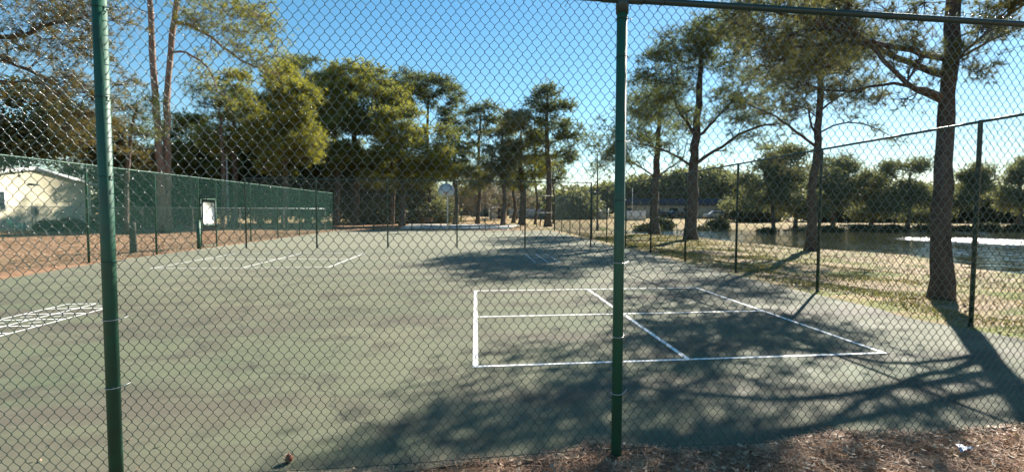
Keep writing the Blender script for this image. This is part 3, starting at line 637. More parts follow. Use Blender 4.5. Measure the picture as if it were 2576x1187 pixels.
# the big pine just outside the right fence: trunk and limbs traced at their own distance
D1 = 11.0
t1 = [foot(2368, 748, D1)]+[W(u, v, D1) for u, v in [(2364, 620), (2371, 460), (2380, 300), (2391, 150), (2398, 0), (2408, -180), (2418, -420), (2425, -700)]]
lw = lambda *a: [W(u, v, d) for u, v, d in a]
T1L = [
 (lw((2392, 150, D1), (2330, 138, 10.7), (2270, 122, 10.5), (2184, 108, 10.2), (2110, 76, 10.0), (2020, 50, 9.8), (1930, 20, 9.7)), .072),
 (lw((2386, 192, D1), (2320, 170, 10.9), (2268, 150, 11.0), (2190, 112, 11.1), (2120, 105, 11.2), (2020, 120, 11.3), (1940, 110, 11.5)), .078),
 (lw((2376, 246, D1), (2330, 228, 10.5), (2290, 215, 10.4), (2240, 170, 10.3), (2186, 112, 10.1), (2130, 60, 9.9), (2080, 15, 9.7)), .064),
 (lw((2374, 258, D1), (2330, 238, 10.9), (2270, 214, 11.1), (2200, 216, 11.4), (2120, 232, 11.7), (2030, 215, 12.0)), .05),
 (lw((2400, 150, D1), (2450, 112, 10.6), (2500, 62, 10.4), (2580, 10, 10.2), (2680, -60, 9.9)), .040),
 (lw((2400, 152, D1), (2460, 120, 10.9), (2520, 90, 11.0), (2600, 60, 11.1)), .036),
 (lw((2402, 98, D1), (2440, 82, 10.6), (2490, 62, 10.5), (2530, 30, 10.4)), .022),
 (lw((2395, 158, D1), (2410, 161, 10.7), (2426, 167, 10.6)), .010),
 (lw((2400, -60, D1), (2300, -120, 10.0), (2180, -160, 9.4), (2040, -230, 8.9), (1900, -260, 8.6)), .06),
 (lw((2408, -160, D1), (2300, -260, 11.4), (2150, -330, 12), (2000, -400, 12.5)), .055),
 (lw((2408, -200, D1), (2520, -260, 10.4), (2640, -330, 10.0)), .05),
]
bl1 = [blob_px(1960, 90, 110, 60, 10.6, .9)+(7,), blob_px(2090, 50, 90, 45, 10.2, .9)+(6,), blob_px(2040, 190, 90, 45, 11.6, .8)+(6,), blob_px(2240, 60, 80, 45, 10.8, .8)+(5,), blob_px(2250, 240, 40, 26, 11.0, .5)+(2,),
       blob_px(1880, 50, 80, 40, 10.4, .8)+(5,),
       (np.array([6.0, 10.0, 7.3]), (2.2, 2.0, 1.0), 12), (np.array([8.2, 7.2, 8.0]), (1.8, 1.8, 1.0), 7), (np.array([4.6, 9.3, 6.6]), (1.0, 1.2, .5), 4),
       (G(1880, 850)+SUNV*(6.6/SUNV[2]), (1.5, 1.2, .6), 24), (G(1760, 790)+SUNV*(6.4/SUNV[2]), (1.4, 1.1, .5), 18), (G(2030, 835)+SUNV*(6.8/SUNV[2]), (1.2, 1.0, .5), 15), (G(1650, 745)+SUNV*(6.6/SUNV[2]), (1.2, .9, .4), 8), (G(1620, 1050)+SUNV*(7.0/SUNV[2]), (1.1, .9, .5), 11), (G(1350, 925)+SUNV*(6.8/SUNV[2]), (.9, .6, .4), 5), (G(1230, 1030)+SUNV*(7.2/SUNV[2]), (.6, .25, .25), 4), (G(1420, 1100)+SUNV*(7.4/SUNV[2]), (.7, .3, .3), 4)]
tree('pine_tree', 'thick dark pine trunk with long left-reaching limbs just outside the right fence, nearest tree', 'tree', [(t1, .20, .06)], bl1, M['n_bank'], M['bark'], 11,
     nt=26, bl=26, L=.17, w=.0085, csize=.46, flat=.6, limb_k=.35, sides=14, ltw=.75, limbs=T1L, rootflare=1.55, bias=.75, limb_r=.8)
# pines on the bank
def stem(u0, v0, dep, pts, r0, r1=.05):
    return ([foot(u0, v0, dep)]+[W(u, v, dep) for u, v in pts], r0, r1)
BANK = 'pines on the pond bank beyond the right fence'
D2 = 26.5
tree('pine_tree', 'slender pine on the pond bank with forked lower limbs, second from the right', 'tree', [stem(2040, 626, D2, [(2043, 500), (2055, 370), (2063, 250), (2068, 120), (2072, 20)], .25, .05)],
     [blob_px(2060, 110, 130, 90, D2)+(68,), blob_px(1960, 230, 110, 60, D2)+(34,), blob_px(2150, 230, 90, 60, D2)+(26,), blob_px(2070, 20, 80, 60, D2)+(20,)], M['n_bank'], M['bark'], 12, BANK,
     nt=16, bl=14, L=.24, w=.017, csize=.46, limb_k=.75, sides=10, limbs=[
     (lw((2056, 372, D2), (2020, 345, D2), (1975, 310, 26), (1935, 285, 25.5), (1880, 262, 25)), .085), (lw((2058, 362, D2), (2040, 310, 27), (2030, 260, 27.5), (2000, 230, 28)), .07),
     (lw((2060, 335, D2), (2110, 312, 26), (2160, 310, 25.6), (2210, 326, 25.2), (2245, 345, 25)), .05), (lw((2062, 280, D2), (2100, 250, 26), (2160, 215, 26), (2200, 190, 26)), .06),
     (lw((2060, 300, D2), (2020, 270, 26), (1960, 262, 26)), .04), (lw((2050, 425, D2), (2000, 418, 26.3), (1930, 408, 26.1)), .02)])
D3 = 31.5
tree('pine_tree', 'tall domed pine on the bank with spreading bare limbs, just right of the centre post', 'tree', [stem(1738, 598, D3, [(1742, 500), (1744, 425), (1752, 330), (1760, 220), (1765, 110)], .36, .07)],
     [(G(1310, 688)+SUNV*(12.3/SUNV[2]), (2.0, 1.3, .8), 22), (G(1420, 665)+SUNV*(12.8/SUNV[2]), (2.0, 1.3, .8), 17), blob_px(1710, 115, 85, 52, D3)+(34,), blob_px(1665, 200, 90, 80, D3)+(62,), blob_px(1790, 115, 95, 60, D3)+(65,), blob_px(1870, 230, 90, 80, D3)+(43,), blob_px(1640, 270, 50, 60, D3)+(21,), blob_px(1770, 260, 110, 70, D3, 4.5)+(34,), blob_px(1900, 330, 60, 40, D3)+(13,)], M['n_green'], M['bark'], 13, BANK,
     nt=20, bl=14, L=.27, w=.020, csize=.58, limb_k=1.0, sides=10, limb_r=1.1, limbs=[
     (lw((1746, 415, D3), (1790, 385, 31), (1850, 345, 30.5), (1910, 318, 30), (1960, 312, 29.5)), .12), (lw((1744, 420, D3), (1700, 392, 31.5), (1650, 372, 31.5), (1600, 360, 31.5)), .09), (lw((1750, 340, D3), (1715, 290, 31.8), (1690, 230, 32)), .12), (lw((1750, 350, D3), (1800, 300, 31), (1850, 240, 30.6)), .11)])
D4 = 40.
tree('pine_tree', 'pine on the bank partly behind the centre post, left of the domed one', 'tree', [stem(1645, 583, D4, [(1648, 500), (1652, 410), (1656, 340), (1662, 240)], .36, .07)],
     [blob_px(1515, 350, 45, 70, D4)+(18,), blob_px(1620, 260, 70, 55, D4)+(37,), blob_px(1580, 340, 55, 50, D4)+(26,), blob_px(1545, 400, 40, 40, D4)+(17,), blob_px(1660, 330, 60, 60, D4)+(23,), blob_px(1690, 220, 50, 50, D4)+(15,)], M['n_green'], M['bark'], 14, BANK,
     nt=17, bl=14, L=.32, w=.025, csize=.60, limb_k=.9, limbs=[(lw((1652, 452, D4), (1620, 425, 40), (1575, 405, 40), (1530, 400, 39.5)), .08), (lw((1652, 450, D4), (1680, 425, 40), (1715, 400, 39.5), (1730, 350, 39)), .08)])
# thin tree by the far right corner
tree('pine_tree', 'thin sparse sapling pine standing just left of the centre post beyond the far fence', 'tree', [stem(1503, 572, 58, [(1503, 500), (1503, 430), (1503, 385)], .12, .03)],
     [blob_px(1500, 430, 26, 36, 58)+(7,), blob_px(1520, 480, 22, 20, 58)+(2,)], M['n_green'], M['bark'], 15, nt=14, bl=9, L=.35, w=.045, csize=.8, tw_r=.012)
# left foreground tree off the frame edge with long limbs
D5 = 15.5
t5 = [foot(-330, 700, D5)]+[W(u, v, D5) for u, v in [(-330, 500), (-325, 300), (-320, 100), (-318, -150), (-310, -400)]]
tree('pine_tree', 'pine outside the left edge, long limbs with brownish needles over the upper left', 'tree', [(t5, .30, .1)],
     [blob_px(60, 20, 130, 45, D5, 1.2)+(14,), blob_px(200, 60, 100, 60, D5, 1.2)+(14,), blob_px(250, 190, 80, 60, 16.5, 1.2)+(12,), blob_px(190, 265, 80, 50, 16.5, 1.)+(9,), blob_px(280, 280, 50, 50, 17, 1.)+(6,), blob_px(110, 115, 60, 22, D5, .8)+(3,), blob_px(280, 20, 50, 40, D5, 1.)+(5,), blob_px(230, 340, 60, 40, 17, 1.)+(6,)],
     M['n_brown'], M['bark'], 16, nt=19, bl=19, L=.20, w=.0115, csize=.48, limb_k=.5, ltw=.9, bias=.6, limbs=[
     (lw((-320, 60, D5), (-160, 88, D5), (0, 89, D5), (85, 84, D5), (130, 62, D5), (200, 44, 15)), .10), (lw((-322, 210, D5), (-150, 140, D5), (0, 156, D5), (60, 172, D5), (110, 195, 15.8), (165, 232, 16)), .085),
     (lw((-322, 230, D5), (-120, 190, D5), (10, 204, D5), (100, 210, D5), (150, 235, 15.6)), .055), (lw((-60, 190, D5), (0, 148, D5), (35, 122, D5), (80, 130, D5)), .035)], limb_r=.5)
# twin trunked pine on the left
D6 = 37.
tw6 = [stem(405, 585, D6, [(405, 500), (403, 420), (397, 320), (388, 200), (382, 80), (372, -60), (362, -200)], .27, .12), stem(424, 583, D6+.4, [(422, 500), (422, 420), (419, 300), (424, 200), (434, 90), (446, -20), (452, -180)], .26, .12)]
tree('twin_pine', 'pale twin trunked pine left of the gate with golden needles hanging to the right', 'tree', tw6,
     [blob_px(560, 45, 90, 50, 36.5)+(16,), blob_px(640, 95, 70, 60, 36)+(16,), blob_px(690, 165, 45, 30, 35.8)+(6,), blob_px(600, 10, 100, 35, 36)+(10,), blob_px(500, -40, 140, 60, D6)+(14,), blob_px(330, -60, 110, 60, D6)+(8,), blob_px(480, 40, 40, 30, 36.5)+(4,)], M['n_gold'], M['barkred'], 17,
     nt=26, bl=13, L=.34, w=.026, csize=.95, flat=.5, limb_k=.2, sides=12, rootflare=1.35, limbs=[
     (lw((436, 60, D6), (475, 64, 36.5), (520, 88, 36), (570, 125, 36), (630, 162, 36), (700, 186, 36)), .13), (lw((430, 132, D6), (465, 133, 36.6), (510, 158, 36.4), (535, 190, 36.2), (545, 228, 36)), .09)])
tree('pine_tree', 'dark needled pine showing through just right of the twin pine, level with its bend', 'tree', [stem(560, 580, 41, [(562, 450), (556, 330), (548, 240)], .17, .06)],
     [blob_px(540, 245, 60, 32, 41)+(12,), blob_px(590, 275, 40, 35, 41)+(7,), blob_px(505, 222, 30, 22, 41)+(4,)], M['n_green'], M['barkfar'], 18, nt=22, bl=12, L=.38, w=.03, csize=.8)
tree('pine_tree', 'dark crowned pine left of the twin pine trunks, reaching toward them', 'tree', [stem(318, 580, 34, [(320, 450), (330, 330), (345, 270)], .16, .05)],
     [blob_px(352, 275, 45, 40, 34)+(11,), blob_px(365, 340, 30, 28, 34)+(5,)], M['n_green'], M['barkfar'], 19, nt=22, bl=12, L=.34, w=.026, csize=.75)
tree('oak_tree', 'dark leafy oak overhanging the pale brick house at far left', 'tree', [stem(-40, 585, 30, [(-38, 450), (-20, 360), (10, 290)], .34, .1)],
     [blob_px(40, 290, 120, 70, 31)+(16,), blob_px(110, 350, 80, 50, 32)+(9,), blob_px(20, 385, 70, 40, 30)+(8,), blob_px(-80, 330, 80, 80, 30)+(8,)], M['l_dark'], M['barkfar'], 20, style='leaf', nt=34, bl=12, L=.13, w=.26, csize=1.1)
# golden and green middle distance trees
def T(name, label, u, v, dep, top, r0, blobs, lm, seed, group=None, **k):
    a = dict(nt=44, bl=13, L=.40, w=.048, csize=.80, flat=.55, tw_r=.02, bias=.5); a.update(k)
    return tree(name, label, 'tree', [stem(u, v, dep, [((u*2+top[0])/3+4, (v*2+top[1])/3), ((u+top[0]*2)/3-3, (v+top[1]*2)/3), top], r0, .08)], [blob_px(b[0], b[1], b[2]*1.12, b[3]*1.12, dep)+((int(b[4]*2.1),) if len(b) > 4 else ()) for b in blobs], lm, M['barkfar'], seed, group, **a)
CG = 'pines and oaks beyond the left and far fences'
T('pine_tree', 'olive brown pine rising behind the right slope of the house roof', 280, 575, 47, (262, 330), .25, [(265, 350, 70, 60, 15), (215, 400, 60, 45, 9), (320, 400, 60, 50, 10)], M['n_brown'], 31, CG)
T('pine_tree', 'low rounded olive tree seen right behind the twin trunks above the fence rail', 480, 575, 52, (480, 340), .25, [(480, 330, 60, 45, 13), (450, 400, 60, 40, 9), (520, 400, 60, 45, 9)], M['n_mid'], 32, CG)
T('oak_tree', 'golden brown leafed tree with ragged top above the gate', 590, 575, 47, (590, 250), .28, [(590, 225, 32, 45, 10), (600, 300, 50, 45, 9), (560, 350, 55, 40, 7), (640, 350, 45, 40, 6)], M['n_gold'], 33, CG, nt=34, L=.38, w=.045, csize=.72)
T('pine_tree', 'brightest yellow green pine left of centre, its crown narrowing to the top', 715, 575, 46, (715, 220), .28, [(715, 205, 32, 42, 12), (745, 265, 50, 50, 16), (700, 330, 60, 50, 13), (760, 350, 60, 50, 13), (720, 395, 70, 35, 8)], M['n_gold'], 34, CG, L=.38, w=.045, csize=.72)
T('pine_tree', 'tall dark topped pine behind the bright yellow green one', 775, 572, 62, (775, 210), .36, [(770, 185, 65, 38, 16), (830, 250, 70, 50, 16), (760, 290, 80, 60, 14)], M['n_green'], 35, CG)
T('pine_tree', 'broad domed pine, tallest of the row in the middle left', 893, 570, 60, (895, 220), .45, [(895, 195, 75, 36, 18), (910, 265, 100, 60, 26), (900, 350, 95, 60, 20), (960, 400, 70, 50, 12)], M['n_mid'], 36, CG)
T('pine_tree', 'umbrella shaped pine with flat crown and thin open branches below it', 1078, 570, 68, (1078, 245), .32, [(1060, 212, 70, 28, 15), (1115, 240, 52, 40, 11), (1020, 240, 34, 20, 4), (1130, 300, 36, 32, 5)], M['n_green'], 37, CG, limb_k=1.0)
T('oak_tree', 'wide olive green tree filling the middle below the umbrella shaped pine', 1010, 570, 57, (1010, 330), .34, [(1010, 320, 75, 50, 16), (1060, 370, 80, 55, 18), (980, 420, 80, 50, 14), (1060, 430, 70, 40, 10)], M['n_mid'], 38, CG)
T('pine_tree', 'ragged pine with see-through middle left of the slender tall pine', 1200, 568, 64, (1210, 290), .26, [(1215, 285, 38, 24, 8), (1170, 340, 46, 40, 9), (1250, 320, 44, 28, 7), (1180, 410, 65, 50, 12)], M['n_green'], 39, CG, nt=28)
T('oak_tree', 'short dense oak between the ragged pine and the grey trunks', 1265, 568, 58, (1265, 330), .26, [(1290, 310, 30, 26, 6), (1270, 380, 50, 50, 12), (1230, 440, 60, 36, 9)], M['l_oak'], 40, CG)
T('pine_tree', 'slender tall pine with pointed crown and bare limbs left of the centre post', 1378, 567, 60, (1378, 230), .40, [(1378, 245, 30, 30, 8), (1345, 285, 34, 30, 7), (1412, 280, 30, 36, 7), (1380, 330, 55, 34, 9), (1440, 340, 34, 26, 4), (1400, 400, 44, 36, 6)], M['n_green'], 41, CG, limb_k=1.1, nt=30)
T('pine_tree', 'dark mid height pine whose trunk stands close left of the slender tall pine', 1312, 563, 62, (1312, 330), .42, [(1310, 345, 50, 36, 10), (1320, 410, 60, 45, 12), (1300, 450, 50, 30, 6)], M['n_mid'], 42, CG)
T('pine_tree', 'thin trunked pine between the two stout trunks near the far right corner', 1346, 562, 66, (1350, 400), .17, [(1350, 420, 34, 26, 6)], M['n_green'], 43, CG)
T('pine_tree', 'thin straight pine immediately right of the slender tall one', 1392, 562, 70, (1394, 410), .15, [(1398, 425, 24, 34, 6)], M['n_green'], 44, CG)
T('pine_tree', 'leftmost short trunk of the group by the long grey wall', 1291, 561, 72, (1296, 440), .30, [(1296, 450, 30, 22, 5)], M['n_mid'], 45, CG)
T('pine_tree', 'rounded green pine filling the gap right of the bright yellow green one', 845, 571, 57, (845, 240), .32, [(845, 218, 46, 38, 10), (852, 300, 52, 50, 12), (850, 390, 60, 45, 10)], M['n_mid'], 46, CG)
T('oak_tree', 'low olive tree filling between the wide green tree and the ragged pine', 1145, 569, 60, (1145, 390), .28, [(1140, 400, 50, 36, 9), (1150, 450, 60, 34, 8)], M['n_mid'], 47, CG)
T('pine_tree', 'green pine seen between the golden tree and the bright yellow green pine', 655, 573, 60, (655, 290), .30, [(655, 280, 46, 40, 10), (660, 360, 55, 45, 10)], M['n_green'], 48, CG)
T('pine_tree', 'upper green pine overlapping the domed pine and the umbrella shaped one', 985, 571, 61, (985, 250), .3, [(985, 235, 44, 34, 10), (960, 300, 60, 44, 11)], M['n_mid'], 82, CG)
UG = 'dark oaks beyond the left fence'
for k, (u, v, ru, rv, d, sd_, lb) in enumerate([(345, 455, 60, 34, 56, 49, 'dark shaded oak just left of the twin trunks, low behind the fence'), (470, 430, 70, 40, 60, 50, 'dark shaded oak beyond the left fence, left of the gate'), (585, 420, 75, 55, 58, 51, 'dark shaded oak right behind the gate'), (690, 425, 75, 55, 60, 52, 'dark shaded oak beyond the left fence below the yellow green pine'),
      (800, 420, 80, 60, 64, 53, 'dark shaded oak behind the far end of the left fence'), (920, 440, 80, 48, 66, 54, 'dark oak low behind the second cross fence panel'), (1040, 450, 75, 46, 70, 55, 'dark oak low behind the cross fence near the basketball hoop')]):
    T('oak_tree', lb, u, 570, d, (u, v-20), .3, [(u, v, ru, rv, 20), (u-20, v+55, ru, rv*.8, 14), (u+30, v+90, ru*.9, 30, 9)], M['l_dark' if sd_ < 53 else 'l_oak'], sd_, UG, style='leaf', nt=40, bl=9, L=.20, w=.40, csize=1.3)  # shade painted in: darker leaf colour for shaded oaks, olive for sunlit ones
SH = 'bare twiggy shrubs beyond the far fence'
for k, (u, v, ru, rv, d, sd_, lb) in enumerate([(1160, 500, 55, 42, 82, 60, 'bare grey twiggy shrub just right of the basketball backboard'), (1200, 470, 60, 40, 78, 64, 'added pale bare tree standing in for glinting sunlit mesh near the backboard'), (1235, 495, 50, 45, 86, 61, 'bare grey twiggy shrub in front of the white roofed shed'), (1300, 500, 50, 36, 92, 62, 'bare grey twiggy shrub by the long grey wall'), (900, 500, 60, 32, 76, 63, 'bare brown shrub beyond the end of the left fence')]):
    tree('bare_shrub', lb, 'shrub', [([foot(u, 565, d), W(u, v, d)], .12, .04)], [blob_px(u, v, ru, rv, d)+(26,)], M['twig'], M['barkfar'], sd_, SH, nt=22, bl=9, L=.8, w=.035, csize=1.1, tw_r=.03, limb_k=1.2)  # the pale bare tree is added, imitating glinting sunlit fence mesh
# trees across and beyond the pond
PG = 'trees on the far side of the pond'
far = [(1935, 432, 84, 60, 66, 'leafy oak on the far bank right of the tan building, crown touching the fence rail', 24), (2010, 490, 70, 40, 70, 'low spreading oak on the far bank behind the second bank pine', 14), (2105, 432, 86, 66, 74, 'broad olive oak across the pond between the two right fence posts', 22),
       (2190, 500, 60, 36, 78, 'dark low oak across the pond, left of the bright gap of sky', 12), (2280, 462, 50, 50, 70, 'tall rounded oak across the pond left of the nearest trunk', 18), (2350, 500, 50, 36, 76, 'dark oak across the pond directly behind the nearest trunk', 10), (2445, 470, 44, 36, 72, 'oak across the pond right of the nearest trunk', 14), (2560, 448, 66, 56, 74, 'oak across the pond at the right edge', 15), (2660, 450, 70, 50, 76, 'oak across the pond just outside the right edge', 12)]
for k, (u, v, ru, rv, d, lb, nc) in enumerate(far):
    v -= 8+10*math.sin(k*2.3); ru *= 1.05+.18*math.sin(k*1.7)
    rk = R0(400+k); bs = [(u+rk.randn()*.45*ru, v+rv*rk.uniform(-.75, .9), ru*rk.uniform(.26, .5), rv*rk.uniform(.28, .5), max(2, nc//5)) for _ in range(7)]+[(u+ru*rk.uniform(-1, 1), v+rv*rk.uniform(1.0, 1.5), ru*.5, rv*.25, 3) for _ in range(3)]
    T('oak_tree', lb, u+rk.uniform(-12, 12), 568, d, (u+rk.uniform(-20, 20), v-rv*.4), .28, bs, M['l_oak'], 70+k, PG, style='leaf', nt=28, bl=11, L=.155, w=.38, csize=.85, minz=.9, limb_k=.9)
BG = 'distant trees behind the buildings'
for k, (u, v, ru, rv, d, lb) in enumerate([(1450, 497, 34, 16, 150, 'distant low tree left of the thin sapling pine'), (1530, 488, 34, 18, 150, 'distant low tree just left behind the centre post'), (1620, 478, 50, 24, 150, 'distant tree behind the left end of the dark blue roof'), (1700, 470, 44, 30, 150, 'distant tree over the dark blue roof between two bank trunks'), (1790, 462, 60, 36, 145, 'distant tree over the middle of the dark blue roof'), (1870, 478, 50, 30, 150, 'distant tree over the right end of the dark blue roof'),
      (1180, 508, 60, 22, 140, 'distant low tree behind the backboard'), (1290, 512, 60, 20, 145, 'distant low tree behind the long grey wall'), (1380, 508, 46, 20, 150, 'distant low tree behind the slender tall pine trunk'),
      (2040, 500, 60, 26, 150, 'distant tree far behind the second bank pine'), (2400, 500, 90, 24, 150, 'distant tree far behind the nearest trunk'), (1440, 520, 30, 14, 100, 'small round dark bush at the corner of the far fence')]):
    T('distant_tree', lb, u, 556, d, (u, v), .4, [(u, v, ru, rv, 22), (u, (v+545)/2, ru, 20, 8)], M['l_oak'], 90+k, BG, style='leaf', nt=30, bl=9, L=.42, w=.9, csize=2.2, sides=5)
# shrubs along the far shore and by the house
def shrub(label, u, d, wpx, hm, seed, m='l_bank', group=None, L=.12, base=None, n=240):
    p = foot(u, 570, d); rr = R0(seed); T_ = thing('shrub', label, 'shrub', tuple(p), group=group); rx = wpx/F*d/2
    P = rr.randn(n, 3); P /= np.linalg.norm(P, axis=1)[:, None]; P *= (.35+.65*rr.rand(n, 1)**.5)*[rx, rx*.7, hm*.6]; P[:, 2] = np.abs(P[:, 2]+hm*.4)
    m1 = MB(); leaves(m1, P, 14, L, L*1.6, rr); m1.build('foliage', M[m], T_)
    m2 = MB(); m2.prisms(np.zeros((24, 3))+[0, 0, -.1], P[:24], .03, .01); m2.build('stems', M['barkfar'], T_)
    return T_
for k, (u, v, ru, rv, d, lb) in enumerate([(2075, 515, 60, 30, 92, 'low dark tree far behind the bank, left of the tall fence post'), (2150, 522, 60, 26, 96, 'low dark tree far behind the bank, right of the tall fence post'), (2235, 515, 60, 30, 92, 'low dark tree in the second row behind the far bank oaks'), (2320, 520, 60, 28, 95, 'low dark tree far behind the nearest trunk, left of it'), (2420, 512, 60, 32, 92, 'low dark tree far behind the nearest trunk, right of it'), (2500, 520, 60, 28, 96, 'low dark tree behind the last fence post'), (2580, 512, 60, 34, 92, 'low dark tree at the right edge, behind the oak there'), (1890, 522, 50, 24, 88, 'low dark tree at the end of the carport')]):
    T('distant_tree', lb, u, 556, d, (u, v), .3, [(u, v, ru, rv, 14), (u+10, v+24, ru, 14, 7)], M['l_bank'], 120+k, 'second row of trees across the pond', style='leaf', nt=28, bl=8, L=.3, w=.55, csize=1.5, sides=5)
SG = 'shrubs along the far shore of the pond'
for k, (u, d, wp_, hm, lb) in enumerate([(1630, 60, 70, 1.1, 'dark mound of shrubs at the far left end of the pond'), (1700, 62, 60, .9, 'low shrub on the far shore behind the second trunk'), (1850, 64, 80, .9, 'low leafy shrub on the far shore below the tan building'), (1765, 65, 80, 1.3, 'added dark shrub for a darker pond reflection, right of the domed pine trunk'), (1805, 67, 60, 1.7, 'taller shrub added to darken the reflection below the right end of the tan building'), (1665, 66, 60, 1.3, 'shrub added for a dark reflection between the two left bank trunks'), (1930, 64, 60, 1.4, 'shrub at the foot of the leafy oak across the pond'), (2000, 65, 70, 1.0, 'low shrub on the far shore left of the bank pine'),
      (2090, 65, 70, 1.5, 'dark shrub on the far shore right of the bank pine'), (2170, 66, 70, 1.2, 'wide dark shrub on the far shore, midway along the right part'), (2250, 66, 60, 1.4, 'round shrub on the far shore left of the nearest trunk'), (2330, 67, 60, 1.0, 'shrub on the far shore hidden behind the nearest trunk'), (2430, 67, 60, 1.1, 'shrub on the far shore just right of the nearest trunk'), (2490, 68, 50, 1.4, 'shrub on the far shore behind the last fence post'), (2560, 68, 70, 1.2, 'shrub on the far shore at the right edge')]):
    shrub(lb, u, d, wp_, hm, 200+k, group=SG, L=.16)  # extra shrubs among the left bank trunks are added to darken the pond's reflection
for k, (u, d, wp_, hm, lb) in enumerate([(120, 37.5, 44, .7, 'grey green shrub at the foot of the pale brick wall, nearer the chair'), (180, 38, 50, .9, 'dark shrub in the shade at the right end of the brick wall'), (255, 39, 50, 1.2, 'shrub just right of the house corner'), (330, 43, 90, 2.2, 'tall loose shrub beyond the left fence, left of the twin pine')]):
    shrub(lb, u, d, wp_, hm, 240+k, group='shrubs around the brick house', L=.10, m='l_oak' if k == 3 else 'l_bank')

# ------------------------------------------------------------------ buildings and far objects
def flat_house():
    P0 = foot(232, 575, 44); n = np.array([.98, -.20, 0]); t_ = np.array([-.20, -.98, 0]); P0[2] = 0   # right corner, wall runs toward the viewer's left
    H_ = thing('brick_house', 'single storey pale yellow brick house with white edged low gable roof at far left', 'house', (P0[0], P0[1], 0))
    Wd, dep, eh, ph = 9.2, 9., 3.75, 4.75
    o = -n*0
    def Q(s, z, b=0.): p = t_*s-n*b; return [p[0], p[1], z]
    m = MB(); a = [Q(0, -.3), Q(Wd, -.3), Q(Wd, eh), Q(Wd/2, ph), Q(0, eh)]; b = [Q(0, -.3, dep), Q(Wd, -.3, dep), Q(Wd, eh, dep), Q(Wd/2, ph, dep), Q(0, eh, dep)]
    m.add(a+b, [[0, 1, 6, 5], [1, 2, 7, 6], [4, 0, 5, 9]], [[0, 1, 2], [0, 2, 4], [2, 3, 4], [5, 7, 6], [5, 9, 7], [7, 9, 8]]); m.build('wall', M['brick'], H_)
    rf = MB(); sl = (ph-eh)/(Wd/2); ov = .6
    for s0, s1 in ((-ov, Wd/2), (Wd/2, Wd+ov)):
        z = lambda s: ph-sl*abs(s-Wd/2)+.03
        v = [Q(s0, z(s0), -.12), Q(s1, z(s1), -.12), Q(s1, z(s1), dep+ov), Q(s0, z(s0), dep+ov)]; v += [[p[0], p[1], p[2]+.10] for p in v]
        rf.add(v, [[0, 3, 2, 1], [4, 5, 6, 7], [0, 1, 5, 4], [2, 3, 7, 6], [0, 4, 7, 3], [1, 2, 6, 5]])
    r_ = rf.build('roof', M['greyroof'], H_)
    fa = MB()
    for s0, s1 in ((-ov, Wd/2-.002), (Wd/2+.002, Wd+ov)):
        z = lambda s: ph-sl*abs(s-Wd/2)
        v = [Q(s0, z(s0)-.06, -.125), Q(s1, z(s1)-.06, -.125), Q(s1, z(s1)+.19, -.125), Q(s0, z(s0)+.19, -.125)]; v += [list(np.array(p)+n*.03) for p in v]
        fa.add(v, [[0, 3, 2, 1], [4, 5, 6, 7], [0, 1, 5, 4], [2, 3, 7, 6], [0, 4, 7, 3], [1, 2, 6, 5]])
    fa.build('fascia', M['white'], r_)
    def panel(name, s0, s1, z0, z1, m_, par, out=.03, th=.05):
        m = MB(); q = np.array(Q(s0, z0, -out)); m.obb(q, t_*(s1-s0), n*-th, (0, 0, z1-z0)); return m.build(name, m_, par)
    wf = panel('window', 6.6, 8.4, 1.5, 3.0, M['white'], H_, .04); panel('pane', 6.7, 8.3, 1.6, 2.9, M['glass'], wf, .046)
    panel('vent', 4.2, 5.0, 3.5, 3.62, M['greyroof'], H_, .05); panel('utility_box', 4.4, 4.6, 1.2, 1.75, M['greyroof'], H_, .10, .12)
    return P0, n, t_
HP, Hn, Ht = flat_house()
def adirondack(p, rz):
    T_ = thing('garden_chair', 'teal plastic garden chair in front of the pale brick wall', 'chair', (p[0], p[1], hz(p[0], p[1])), rz)
    m = MB(); m.obb((-.26, -.28, .38), (.52, 0, 0), (0, .55, -.13), (0, 0, .03)); m.build('seat', M['teal'], T_)
    m = MB()
    for k in range(5):
        x = -.25+.105*k; h = .75-.04*abs(k-2)**1.5; m.obb((x, .25, .26), (.092, 0, 0), (0, .03, .0), ((k-2)*.02, .28, h))
    m.build('backrest', M['teal'], T_)
    for s in (-1, 1):
        m = MB(); m.obb((s*.34-.06, -.32, .56), (.12, 0, 0), (0, .66, 0), (0, 0, .025)); m.build('armrest', M['teal'], T_)
        for y0 in (-.26, .18):
            m = MB(); m.obb((s*.30-.03, y0, -.02), (.05, 0, 0), (0, .08, 0), (0, 0, .58)); m.build('leg', M['teal'], T_)
p = W(45, 560, 37.2); adirondack(p, 2.6)
